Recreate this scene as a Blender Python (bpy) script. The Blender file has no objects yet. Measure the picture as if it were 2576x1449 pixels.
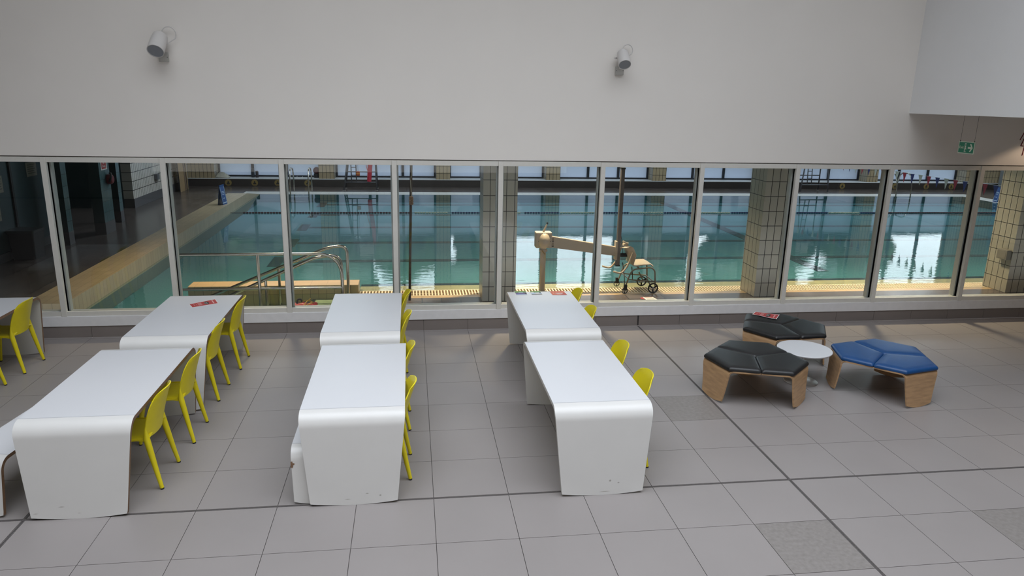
import bpy, bmesh, math, random
from math import sin, cos, pi, radians, sqrt, atan2
from mathutils import Vector, Matrix, Quaternion

random.seed(7)
SC = bpy.context.scene
COL = SC.collection

# ------------------------------------------------------------------ camera
F_PX = 1831.9
cam_d = bpy.data.cameras.new('camera')
cam_d.sensor_width = 36.0
cam_d.lens = F_PX / 2576.0 * 36.0
cam_d.clip_start = 0.05
cam_d.clip_end = 300
cam = bpy.data.objects.new('camera', cam_d)
cam.location = (-0.1433, -9.4017, 3.0989)
cam.rotation_euler = (radians(75.283), radians(-1.2133), radians(-7.7231))
COL.objects.link(cam)
SC.camera = cam

# ------------------------------------------------------------------ view, world, lights
SC.view_settings.view_transform = 'Standard'
SC.view_settings.look = 'None'
SC.view_settings.gamma = 1.0
SC.view_settings.use_curve_mapping = False
SC.view_settings.exposure = 0.0
SC.cycles.max_bounces = 10
SC.cycles.transparent_max_bounces = 16
SC.cycles.sample_clamp_indirect = 6.0
SC.cycles.caustics_reflective = False
SC.cycles.caustics_refractive = False

SKY = 4.3
world = bpy.data.worlds.new('overcast_sky')
SC.world = world
world.use_nodes = True
wn, wl = world.node_tree.nodes, world.node_tree.links
bg = wn['Background']
tc = wn.new('ShaderNodeTexCoord')
nz = wn.new('ShaderNodeTexNoise'); nz.inputs['Scale'].default_value = 2.5; nz.inputs['Detail'].default_value = 3
rmp = wn.new('ShaderNodeValToRGB')
rmp.color_ramp.elements[0].position = .3; rmp.color_ramp.elements[0].color = (.80, .90, 1.0, 1)
rmp.color_ramp.elements[1].position = .7; rmp.color_ramp.elements[1].color = (1, 1, 1, 1)
wl.new(tc.outputs['Generated'], nz.inputs['Vector']); wl.new(nz.outputs['Fac'], rmp.inputs['Fac'])
wl.new(rmp.outputs['Color'], bg.inputs['Color'])
bg.inputs['Strength'].default_value = SKY


def area(name, loc, rot, sx, sy, energy, color, spread=None, portal=False):
    d = bpy.data.lights.new(name, 'AREA')
    d.shape = 'RECTANGLE'; d.size = sx; d.size_y = sy
    d.energy = energy; d.color = color
    if spread is not None:
        d.spread = radians(spread)
    if portal:
        d.cycles.is_portal = True
    o = bpy.data.objects.new(name, d)
    o.location = loc; o.rotation_euler = rot
    COL.objects.link(o)
    return o


# daylight through the atrium's roof light
area('atrium_rooflight', (.9, -6.3, 8.35), (0, 0, 0), 10.8, 6.8, 625, (0.87, 0.925, 1.0), spread=128)
# added fill behind and below the viewpoint, brightening faces turned towards it
area('front_fill', (-1.0, -12.8, 2.5), (radians(90), 0, radians(-2)), 13.0, 3.4, 58, (1.0, 0.97, 0.93), spread=110)
# portal in the far window wall, for the sky seen through it
area('window_portal', (7.5, 16.75, 2.0), (radians(-90), 0, 0), 29, 3.6, 1, (1, 1, 1), portal=True)
# warm lamps over the near side of the pool and the ones over the water
for lx, ly, e in ((2.2, 2.7, 180), (7.6, 2.7, 180), (-2.4, 2.9, 110), (13, 2.7, 150)):
    area('pool_lamp', (lx, ly, 4.42), (0, 0, 0), .5, .3, e, (1.0, 0.80, 0.52), spread=98)
area('corridor_fill', (10.4, -2.6, 2.97), (0, 0, 0), 2.4, 2.4, 3, (1.0, .80, .60))  # unseen fill added to lift the corridor side of the pillars
# added cool fills under the hall ceiling, brightening the far side
for lx in (-3, 3, 9, 15, 20):
    area('hall_fill', (lx, 11.5, 4.46), (0, 0, 0), 3.6, 3.0, 190, (0.80, 0.91, 1.0))


def spot(name, loc, energy, color, size, blend):
    d = bpy.data.lights.new(name, 'SPOT')
    d.energy = energy; d.color = color; d.spot_size = radians(size); d.spot_blend = blend
    d.shadow_soft_size = .05
    o = bpy.data.objects.new(name, d); o.location = loc
    COL.objects.link(o)
    return o


spot('corridor_lamp', (8.95, -.45, 2.93), 17, (1.0, 0.74, 0.52), 130, .18)

# ------------------------------------------------------------------ materials
MATS = {}


def mat(name, color, rough=.5, metal=0.0, var=.0, vscale=6.0, bump=0.0, bscale=40.0, spec=.5, coat=0.0, stretch=None):
    if name in MATS:
        return MATS[name]
    m = bpy.data.materials.new(name); m.use_nodes = True
    n, l = m.node_tree.nodes, m.node_tree.links
    b = n['Principled BSDF']
    b.inputs['Base Color'].default_value = (*color, 1)
    b.inputs['Roughness'].default_value = rough
    b.inputs['Metallic'].default_value = metal
    b.inputs['Specular IOR Level'].default_value = spec
    b.inputs['Coat Weight'].default_value = coat
    co = n.new('ShaderNodeTexCoord')
    src = co.outputs['Object']
    if stretch:
        mp = n.new('ShaderNodeMapping'); mp.inputs['Scale'].default_value = stretch
        l.new(src, mp.inputs['Vector']); src = mp.outputs['Vector']
    nt = n.new('ShaderNodeTexNoise'); nt.inputs['Scale'].default_value = vscale
    nt.inputs['Detail'].default_value = 4
    l.new(src, nt.inputs['Vector'])
    cr = n.new('ShaderNodeValToRGB')
    lo = [max(0, c * (1 - var)) for c in color]; hi = [min(1, c * (1 + var)) for c in color]
    cr.color_ramp.elements[0].position = .3; cr.color_ramp.elements[0].color = (*lo, 1)
    cr.color_ramp.elements[1].position = .7; cr.color_ramp.elements[1].color = (*hi, 1)
    l.new(nt.outputs['Fac'], cr.inputs['Fac'])
    l.new(cr.outputs['Color'], b.inputs['Base Color'])
    if bump:
        n2 = n.new('ShaderNodeTexNoise'); n2.inputs['Scale'].default_value = bscale
        l.new(src, n2.inputs['Vector'])
        bp = n.new('ShaderNodeBump'); bp.inputs['Strength'].default_value = bump; bp.inputs['Distance'].default_value = .01
        l.new(n2.outputs['Fac'], bp.inputs['Height']); l.new(bp.outputs['Normal'], b.inputs['Normal'])
    MATS[name] = m
    return m


def tile_mat(name, color, grout, tw, th, gw=.004, rough=.3, var=.05, axes='xz', offs=(0, 0), spec=.5, bond=0.0):
    """Grid of tiles laid in the plane AXES of the object's own coordinates."""
    if name in MATS:
        return MATS[name]
    m = bpy.data.materials.new(name); m.use_nodes = True
    n, l = m.node_tree.nodes, m.node_tree.links
    b = n['Principled BSDF']; b.inputs['Roughness'].default_value = rough
    b.inputs['Specular IOR Level'].default_value = spec
    co = n.new('ShaderNodeTexCoord'); se = n.new('ShaderNodeSeparateXYZ')
    l.new(co.outputs['Object'], se.inputs[0])
    cb = n.new('ShaderNodeCombineXYZ')
    for k, (a, o) in enumerate(zip(axes, offs)):
        ad = n.new('ShaderNodeMath'); ad.operation = 'ADD'; ad.inputs[1].default_value = o
        l.new(se.outputs['XYZ'.index(a.upper())], ad.inputs[0]); l.new(ad.outputs[0], cb.inputs[k])
    br = n.new('ShaderNodeTexBrick')
    br.offset = bond; br.squash = 1.0
    br.inputs['Scale'].default_value = 1.0
    br.inputs['Brick Width'].default_value = tw; br.inputs['Row Height'].default_value = th
    br.inputs['Mortar Size'].default_value = gw / 2; br.inputs['Mortar Smooth'].default_value = 0.05
    br.inputs['Bias'].default_value = 0
    br.inputs['Color1'].default_value = (*[c * (1 - var) for c in color], 1)
    br.inputs['Color2'].default_value = (*[min(1, c * (1 + var)) for c in color], 1)
    br.inputs['Mortar'].default_value = (*grout, 1)
    l.new(cb.outputs[0], br.inputs['Vector'])
    l.new(br.outputs['Color'], b.inputs['Base Color'])
    bp = n.new('ShaderNodeBump'); bp.inputs['Strength'].default_value = .3; bp.inputs['Distance'].default_value = .002
    bp.invert = True
    l.new(br.outputs['Fac'], bp.inputs['Height']); l.new(bp.outputs['Normal'], b.inputs['Normal'])
    MATS[name] = m
    return m


def two_sided_fresnel(n, l, ior):
    """A pane is entered and left again, so both faces mirror like the outer one."""
    ge = n.new('ShaderNodeNewGeometry'); mr = n.new('ShaderNodeMapRange')
    mr.inputs['To Min'].default_value = ior; mr.inputs['To Max'].default_value = 1 / ior
    l.new(ge.outputs['Backfacing'], mr.inputs['Value'])
    fr = n.new('ShaderNodeFresnel'); l.new(mr.outputs[0], fr.inputs['IOR'])
    return fr


def glass_mat(name, tint=(1, 1, 1), ior=1.5, rough=0.0, film=None):
    """Thin pane: what lies behind shows straight through, the rest mirrors by Fresnel."""
    m = bpy.data.materials.new(name); m.use_nodes = True
    n, l = m.node_tree.nodes, m.node_tree.links
    n.remove(n['Principled BSDF'])
    out = n['Material Output']
    tr = n.new('ShaderNodeBsdfTransparent'); tr.inputs[0].default_value = (*tint, 1)
    gl = n.new('ShaderNodeBsdfGlossy'); gl.inputs['Roughness'].default_value = rough
    fr = two_sided_fresnel(n, l, ior)
    mx = n.new('ShaderNodeMixShader')
    l.new(fr.outputs[0], mx.inputs[0])
    base = tr.outputs[0]
    if film:
        tl = n.new('ShaderNodeBsdfTranslucent'); tl.inputs[0].default_value = (*film, 1)
        df = n.new('ShaderNodeBsdfDiffuse'); df.inputs[0].default_value = (*film, 1)
        m2 = n.new('ShaderNodeMixShader'); m2.inputs[0].default_value = .35
        l.new(tl.outputs[0], m2.inputs[1]); l.new(df.outputs[0], m2.inputs[2])
        m3 = n.new('ShaderNodeMixShader'); m3.inputs[0].default_value = .96
        l.new(tr.outputs[0], m3.inputs[1]); l.new(m2.outputs[0], m3.inputs[2])
        base = m3.outputs[0]
    l.new(base, mx.inputs[1]); l.new(gl.outputs[0], mx.inputs[2])
    l.new(mx.outputs[0], out.inputs['Surface'])
    MATS[name] = m
    return m


def water_mat():
    m = bpy.data.materials.new('pool_water'); m.use_nodes = True
    n, l = m.node_tree.nodes, m.node_tree.links
    n.remove(n['Principled BSDF'])
    out = n['Material Output']
    tr = n.new('ShaderNodeBsdfTransparent'); tr.inputs[0].default_value = (.82, .97, .96, 1)
    gl = n.new('ShaderNodeBsdfGlossy'); gl.inputs['Roughness'].default_value = .015
    fr = two_sided_fresnel(n, l, 1.33)
    co = n.new('ShaderNodeTexCoord')
    mp = n.new('ShaderNodeMapping'); mp.inputs['Scale'].default_value = (1.2, 3.2, 1)
    l.new(co.outputs['Object'], mp.inputs[0])
    nt = n.new('ShaderNodeTexNoise'); nt.inputs['Scale'].default_value = 2.2; nt.inputs['Detail'].default_value = 3
    l.new(mp.outputs[0], nt.inputs['Vector'])
    big = n.new('ShaderNodeTexNoise'); big.inputs['Scale'].default_value = .35
    l.new(co.outputs['Object'], big.inputs['Vector'])
    # ripples are livelier near the overflow of the near side and die out across the pool
    se = n.new('ShaderNodeSeparateXYZ'); l.new(co.outputs['Object'], se.inputs[0])
    mr = n.new('ShaderNodeMapRange'); mr.inputs['From Min'].default_value = 2; mr.inputs['From Max'].default_value = 9
    mr.inputs['To Min'].default_value = .85; mr.inputs['To Max'].default_value = .12
    l.new(se.outputs[1], mr.inputs['Value'])
    mu = n.new('ShaderNodeMath'); mu.operation = 'MULTIPLY'
    l.new(nt.outputs['Fac'], mu.inputs[0]); l.new(mr.outputs[0], mu.inputs[1])
    ad = n.new('ShaderNodeMath'); ad.operation = 'ADD'
    l.new(mu.outputs[0], ad.inputs[0]); l.new(big.outputs['Fac'], ad.inputs[1])
    bp = n.new('ShaderNodeBump'); bp.inputs['Strength'].default_value = .2; bp.inputs['Distance'].default_value = .014
    l.new(ad.outputs[0], bp.inputs['Height'])
    l.new(bp.outputs[0], gl.inputs['Normal']); l.new(bp.outputs[0], fr.inputs['Normal'])
    mx = n.new('ShaderNodeMixShader')
    l.new(fr.outputs[0], mx.inputs[0]); l.new(tr.outputs[0], mx.inputs[1]); l.new(gl.outputs[0], mx.inputs[2])
    l.new(mx.outputs[0], out.inputs['Surface'])
    MATS['pool_water'] = m
    return m


WALL = mat('wall_paint', (.80, .765, .72), .75, var=.012, vscale=1.5)
PLASTER_COOL = mat('bulkhead_paint', (.86, .87, .88), .75, var=.01, vscale=1.5)
FRAME = mat('window_frame_metal', (.66, .645, .60), .35, var=.02, vscale=20)
FRAME_IN = mat('window_bead_metal', (.50, .50, .47), .35, var=.02, vscale=20)
GASKET = mat('black_gasket', (.012, .012, .012), .6)
LEDGE = mat('ledge_paint', (.74, .735, .745), .5, var=.03, vscale=12)
GROUT = mat('floor_grout', (.045, .038, .036), .8)
TILE = mat('floor_tile', (.278, .254, .246), .42, var=.03, vscale=1.3, bump=.015, bscale=120, spec=.4)
TILE_DK = mat('floor_tile_worn', (.225, .205, .193), .5, var=.12, vscale=30, bump=.03, bscale=200)
JOINT = mat('movement_joint', (.15, .135, .13), .6, var=.1, vscale=30)
SKIRT = mat('skirting_tile', (.21, .182, .17), .4, var=.04, vscale=2)
WHITE = mat('white_laminate', (.64, .645, .665), .32, var=.008, vscale=2, spec=.45)
WHITE_WORN = mat('white_laminate_leg', (.68, .67, .65), .35, var=.015, vscale=3)
SEAM = mat('laminate_seam', (.30, .30, .32), .6)
PLY_DK = mat('plywood_edge_dark', (.20, .115, .065), .55, var=.25, vscale=60, stretch=(1, 1, 6))
PLY_LT = mat('plywood_edge_light', (.60, .56, .48), .5, var=.1, vscale=60)
BIRCH = mat('birch_plywood', (.46, .285, .15), .42, var=.16, vscale=7, stretch=(1, 1, 5), bump=.02, bscale=90)
YELLOW = mat('yellow_plastic', (.76, .64, .014), .38, var=.05, vscale=5, spec=.45)
RUBBER = mat('black_rubber', (.015, .015, .016), .7)
BLACK_PAD = mat('black_vinyl', (.010, .010, .011), .42, var=.2, vscale=20, bump=.05, bscale=200)
BLUE_PAD = mat('blue_vinyl', (.007, .062, .20), .40, var=.08, vscale=12, bump=.05, bscale=200)
STEEL = mat('brushed_steel', (.55, .54, .53), .35, 1.0, var=.08, vscale=30)
CHROME = mat('polished_steel', (.46, .43, .39), .18, 1.0)
LAMP_WHITE = mat('lamp_shell', (.62, .60, .585), .45, var=.02)
LAMP_LENS = mat('lamp_lens', (.27, .29, .32), .25)
RED = mat('red_print', (.42, .045, .045), .55, var=.06, vscale=15)
PAPER = mat('white_paper', (.80, .79, .77), .7)
MAROON = mat('maroon_vinyl', (.075, .006, .014), .5)
GREEN_SIGN = mat('exit_green', (.012, .20, .11), .4)
DARK = mat('near_black', (.012, .012, .013), .6)

DECK = tile_mat('pool_deck_tile', (.105, .084, .075), (.025, .02, .018), .30, .30, .014, .22, .22, 'xy', spec=.5)
BEIGE_TILE = tile_mat('beige_pool_tile', (.50, .345, .18), (.30, .20, .10), .25, .125, .005, .3, .06, 'xy')
BEIGE_Y = tile_mat('beige_kerb_tile', (.42, .33, .21), (.20, .14, .08), .125, .25, .005, .3, .08, 'xy')
BEIGE_V = tile_mat('beige_wall_tile_side', (.42, .33, .21), (.12, .09, .06), .125, .50, .005, .3, .06, 'yz')
BEIGE_VX = tile_mat('beige_wall_tile_front', (.50, .38, .22), (.15, .11, .07), .125, .50, .005, .3, .06, 'xz')
COPING = tile_mat('coping_tile', (.62, .61, .58), (.36, .35, .33), .25, .125, .006, .35, .04, 'xy')
GRATE_M = mat('overflow_grate', (.70, .60, .42), .45)
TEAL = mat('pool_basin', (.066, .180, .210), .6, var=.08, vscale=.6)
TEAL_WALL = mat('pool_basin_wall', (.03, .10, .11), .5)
LANE = tile_mat('lane_marking_tile', (.004, .006, .012), (.02, .035, .045), .25, .25, .006, .5, .1, 'xy')
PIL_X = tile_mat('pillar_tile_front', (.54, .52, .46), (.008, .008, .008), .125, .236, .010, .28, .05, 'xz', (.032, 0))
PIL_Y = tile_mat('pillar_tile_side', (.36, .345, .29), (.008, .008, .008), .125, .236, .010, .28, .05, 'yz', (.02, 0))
FARP_X = tile_mat('far_pillar_tile', (.40, .31, .19), (.03, .02, .012), .125, .236, .014, .3, .05, 'xz')
FARP_Y = tile_mat('far_pillar_tile_side', (.40, .34, .24), (.03, .02, .012), .125, .236, .014, .3, .05, 'yz')
LWALL = tile_mat('pale_wall_tile', (.60, .56, .51), (.04, .035, .03), .125, .236, .016, .25, .03, 'yz')
PLINTH = tile_mat('far_plinth_tile', (.034, .027, .024), (.03, .025, .022), .6, .6, .006, .35, .1, 'xz')
PLINTH_Y = tile_mat('side_plinth_tile', (.10, .095, .10), (.04, .04, .04), .6, .6, .006, .35, .1, 'yz')
DKTEAL = mat('dark_teal_panel', (.028, .052, .058), .4, var=.08, vscale=3)
COLTEAL = tile_mat('teal_column_tile', (.07, .135, .145), (.03, .05, .05), .15, .236, .004, .18, .08, 'yz')
DARKFR = mat('dark_window_frame', (.012, .014, .02), .5)
CEIL_M = mat('ceiling_paint', (.72, .71, .69), .8)
HALLWALL = mat('hall_wall_paint', (.36, .34, .31), .8)
LIFT = mat('cream_enamel', (.48, .405, .315), .38, var=.03)
LIFT_DK = mat('grey_mast_metal', (.16, .135, .12), .4, .4)
TUBE = mat('dull_frame_tube', (.22, .19, .145), .35, .3)
GLASS = glass_mat('window_glass', (.93, .95, .95), 1.45)
CLEAR = glass_mat('outer_glass', (.9, .93, .94), 1.45)
FILM = glass_mat('frosted_film_glass', (.9, .93, 1.0), 1.45, film=(.39, .435, .57))
WATER = water_mat()


# ------------------------------------------------------------------ helpers
def tag(o, label=None, cat=None, group=None, kind=None):
    if label: o['label'] = label
    if cat: o['category'] = cat
    if group: o['group'] = group
    if kind: o['kind'] = kind
    return o


def empty(name, loc=(0, 0, 0), rz=0.0):
    o = bpy.data.objects.new(name, None)
    o.location = loc; o.rotation_euler = (0, 0, rz)
    o.empty_display_size = .1
    COL.objects.link(o)
    return o


def copy_tree(o, parent=None):
    c = o.copy(); COL.objects.link(c)
    if parent is not None:
        c.parent = parent
    for ch in list(o.children):
        copy_tree(ch, c)
    return c


class MB:
    """Collects shapes; build() links them as one mesh object."""

    def __init__(s):
        s.bm = bmesh.new(); s.mats = []

    def mi(s, m):
        if m not in s.mats:
            s.mats.append(m)
        return s.mats.index(m)

    def box(s, x0, x1, y0, y1, z0, z1, m, bev=0.0, only=None):
        v = [s.bm.verts.new((x, y, z)) for x in (x0, x1) for y in (y0, y1) for z in (z0, z1)]
        q = [(0, 1, 3, 2), (4, 6, 7, 5), (0, 4, 5, 1), (2, 3, 7, 6), (0, 2, 6, 4), (1, 5, 7, 3)]
        fs = []
        for k, f in enumerate(q):
            fa = s.bm.faces.new([v[i] for i in f])
            mm = m[k] if isinstance(m, (list, tuple)) else m   # -x +x -y +y -z +z
            fa.material_index = s.mi(mm); fs.append(fa)
        if bev:
            es = list({e for f in fs for e in f.edges})
            bmesh.ops.bevel(s.bm, geom=es, offset=bev, segments=2, affect='EDGES', profile=.6, clamp_overlap=True)
        return s

    def poly(s, pts, m):
        f = s.bm.faces.new([s.bm.verts.new(p) for p in pts]); f.material_index = s.mi(m)
        return s

    def prism(s, pts, z0, z1, m, mside=None):
        a = [s.bm.verts.new((p[0], p[1], z0)) for p in pts]; b = [s.bm.verts.new((p[0], p[1], z1)) for p in pts]
        s.bm.faces.new(a[::-1]).material_index = s.mi(m)
        s.bm.faces.new(b).material_index = s.mi(m)
        n = len(pts)
        for i in range(n):
            f = s.bm.faces.new((a[i], a[(i + 1) % n], b[(i + 1) % n], b[i])); f.material_index = s.mi(mside or m)
        return s

    def tube(s, pts, r, m, seg=10, cap=True, radii=None, smooth=True, flat=None):
        pts = [Vector(p) for p in pts]
        rings = []
        prev = None
        for i, p in enumerate(pts):
            if i == 0: t = pts[1] - p
            elif i == len(pts) - 1: t = p - pts[i - 1]
            else: t = (pts[i + 1] - p).normalized() + (p - pts[i - 1]).normalized()
            t.normalize()
            if prev is None:
                a = Vector((0, 0, 1)) if abs(t.z) < .9 else Vector((1, 0, 0))
                u = t.cross(a).normalized()
            else:
                u = (prev - t * prev.dot(t)).normalized()
            w = t.cross(u); prev = u
            rr = radii[i] if radii else r
            ru, rw = (rr, rr * flat) if flat else (rr, rr)
            rings.append([s.bm.verts.new(p + u * (cos(2 * pi * k / seg) * ru) + w * (sin(2 * pi * k / seg) * rw)) for k in range(seg)])
        mi = s.mi(m)
        for a, b in zip(rings, rings[1:]):
            for k in range(seg):
                f = s.bm.faces.new((a[k], a[(k + 1) % seg], b[(k + 1) % seg], b[k])); f.material_index = mi; f.smooth = smooth
        if cap:
            s.bm.faces.new(rings[0][::-1]).material_index = mi
            s.bm.faces.new(rings[-1]).material_index = mi
        return s

    def lathe(s, prof, m, seg=24, mtx=None, smooth=True, mats=None):
        """prof: (radius, height) from bottom to top."""
        mtx = mtx or Matrix()
        rings = []
        for r, z in prof:
            if r < 1e-6:
                rings.append([s.bm.verts.new(mtx @ Vector((0, 0, z)))])
            else:
                rings.append([s.bm.verts.new(mtx @ Vector((r * cos(2 * pi * k / seg), r * sin(2 * pi * k / seg), z))) for k in range(seg)])
        for j, (a, b) in enumerate(zip(rings, rings[1:])):
            mi = s.mi(mats[j] if mats else m)
            for k in range(seg):
                k2 = (k + 1) % seg
                if len(a) == 1 and len(b) == 1: continue
                if len(a) == 1: vs = (a[0], b[k2], b[k])
                elif len(b) == 1: vs = (a[k], a[k2], b[0])
                else: vs = (a[k], a[k2], b[k2], b[k])
                f = s.bm.faces.new(vs); f.material_index = mi; f.smooth = smooth
        return s

    def sheet(s, grid, th, m, edge=None, back=None, smooth=True):
        """grid[i][j] of points made into a closed plate of thickness TH (th may be a function of i, j)."""
        G = [[Vector(p) for p in row] for row in grid]
        ni, nj = len(G), len(G[0])
        nrm = [[None] * nj for _ in range(ni)]
        for i in range(ni):
            for j in range(nj):
                du = G[min(i + 1, ni - 1)][j] - G[max(i - 1, 0)][j]
                dv = G[i][min(j + 1, nj - 1)] - G[i][max(j - 1, 0)]
                n_ = du.cross(dv)
                nrm[i][j] = n_.normalized() if n_.length > 1e-9 else Vector((0, 0, 1))
        T = (lambda i, j: th) if not callable(th) else th
        A = [[s.bm.verts.new(G[i][j]) for j in range(nj)] for i in range(ni)]
        B = [[s.bm.verts.new(G[i][j] - nrm[i][j] * T(i, j)) for j in range(nj)] for i in range(ni)]
        ma, mb_, me = s.mi(m), s.mi(back or m), s.mi(edge or m)
        for i in range(ni - 1):
            for j in range(nj - 1):
                f = s.bm.faces.new((A[i][j], A[i + 1][j], A[i + 1][j + 1], A[i][j + 1])); f.material_index = ma; f.smooth = smooth
                f = s.bm.faces.new((B[i][j], B[i][j + 1], B[i + 1][j + 1], B[i + 1][j])); f.material_index = mb_; f.smooth = smooth
        for i in range(ni - 1):
            for j, fl in ((0, 0), (nj - 1, 1)):
                q = (A[i][j], B[i][j], B[i + 1][j], A[i + 1][j])
                s.bm.faces.new(q if not fl else q[::-1]).material_index = me
        for j in range(nj - 1):
            for i, fl in ((0, 1), (ni - 1, 0)):
                q = (A[i][j], B[i][j], B[i][j + 1], A[i][j + 1])
                s.bm.faces.new(q if not fl else q[::-1]).material_index = me
        return s

    def build(s, name, parent=None, recalc=True):
        if recalc:
            bmesh.ops.recalc_face_normals(s.bm, faces=s.bm.faces)
        for e in s.bm.edges:
            if len(e.link_faces) == 2:
                try:
                    if e.calc_face_angle() > radians(38) or e.link_faces[0].material_index != e.link_faces[1].material_index:
                        e.smooth = False
                except ValueError:
                    pass
        me = bpy.data.meshes.new(name); s.bm.to_mesh(me); s.bm.free()
        for m in s.mats:
            me.materials.append(m)
        o = bpy.data.objects.new(name, me); COL.objects.link(o)
        if parent is not None:
            o.parent = parent
        return o


def arc(cx, cz, r, a0, a1, n):
    return [(cx + r * cos(radians(a0 + (a1 - a0) * k / n)), cz + r * sin(radians(a0 + (a1 - a0) * k / n))) for k in range(n + 1)]


def bend(pts, r, n=5):
    """Round off the corners of a polyline."""
    pts = [Vector(p) for p in pts]
    out = [pts[0]]
    for i in range(1, len(pts) - 1):
        a = pts[i - 1] - pts[i]; c = pts[i + 1] - pts[i]
        rr = r[i] if isinstance(r, dict) and i in r else (r if not isinstance(r, dict) else .05)
        d = min(rr, a.length * .49, c.length * .49)
        s_, e_ = pts[i] + a.normalized() * d, pts[i] + c.normalized() * d
        for k in range(n + 1):
            t = k / n
            out.append(s_ * (1 - t) ** 2 + pts[i] * 2 * t * (1 - t) + e_ * t * t)
    out.append(pts[-1])
    return out


def struct(o):
    o['kind'] = 'structure'; return o


def text_part(txt, size, m, mtx, name, parent, depth=.0006, align='CENTER'):
    cu = bpy.data.curves.new(name, 'FONT'); cu.body = txt; cu.size = size; cu.extrude = depth
    cu.align_x = align; cu.align_y = 'CENTER'
    to = bpy.data.objects.new(name, cu); COL.objects.link(to)
    dg = bpy.context.evaluated_depsgraph_get()
    me = bpy.data.meshes.new_from_object(to.evaluated_get(dg))
    COL.objects.unlink(to); bpy.data.objects.remove(to)
    me.transform(mtx); me.materials.clear(); me.materials.append(m)
    o = bpy.data.objects.new(name, me); COL.objects.link(o)
    if parent is not None: o.parent = parent
    return o


# ------------------------------------------------------------------ atrium floor, tile by tile
J = .0214
TP = .6


def gx(i):
    return i * TP + (J if i > 5 else J / 2 if i == 5 else 0) - (J if i < -5 else J / 2 if i == -5 else 0)


YW = .11     # foot of the window wall
b = MB()
b.box(-13, 14, -13, YW, -.05, -.004, GROUT)
xs = []
for i in range(-22, 23):
    lo, hi = gx(i), gx(i + 1)
    if i == 5 or i == -5: lo = i * TP + (J if i > 0 else 0)
    if i + 1 == 5: hi = 5 * TP
    if i + 1 == -5: hi = -5 * TP - J
    if i == -5: lo = -5 * TP
    xs.append((i, lo, hi))
rows = [(-1, -.6 + J / 2 + .6 - .04, YW)]     # narrow cut row against the wall
yr = lambda j: -j * TP + (J / 2 if j < 7 else -J / 2 if j > 7 else 0)
rows = [(-1, yr(0) + .035, YW), (0, yr(1), yr(0) + .035)]
for j in range(1, 21):
    hi = yr(j); lo = yr(j + 1)
    if j + 1 == 7: lo = -7 * TP + J / 2
    if j == 7: hi = -7 * TP - J / 2
    rows.append((j, lo, hi))
worn = {(4, 4), (4, 8), (7, 8), (-9, 2), (9, 11)}
g = .0022
for j, y0, y1 in rows:
    for i, x0, x1 in xs:
        m = TILE_DK if (i, j) in worn else TILE
        b.box(x0 + g, x1 - g, y0 + g, y1 - g, -.01, 0, m)
# movement joints: two pale edge strips with a dark middle
for c in (5 * TP + J / 2, -5 * TP - J / 2):
    b.box(c - .0075, c - .003, -13, YW, -.01, -.0005, JOINT); b.box(c + .003, c + .0075, -13, YW, -.01, -.0005, JOINT)
    b.box(c - .003, c + .003, -13, YW, -.01, -.002, DARK)
c = -7 * TP
b.box(-13, 14, c - .0075, c - .003, -.01, -.0004, JOINT); b.box(-13, 14, c + .003, c + .0075, -.01, -.0004, JOINT)
b.box(-13, 14, c - .003, c + .003, -.01, -.002, DARK)
struct(b.build('floor'))

# skirting
b = MB()
for i, x0, x1 in xs:
    b.box(x0 + .002, x1 - .002, YW, YW + .02, .0, .150, SKIRT)
b.box(-13, 14, YW + .006, YW + .02, 0, .150, GROUT)
struct(b.build('baseboard_front'))
# white painted ledge under the windows
b = MB()
b.box(-13, 14, YW - .012, YW + .30, .152, .285, LEDGE, bev=.006)
struct(b.build('trim_1'))

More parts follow.
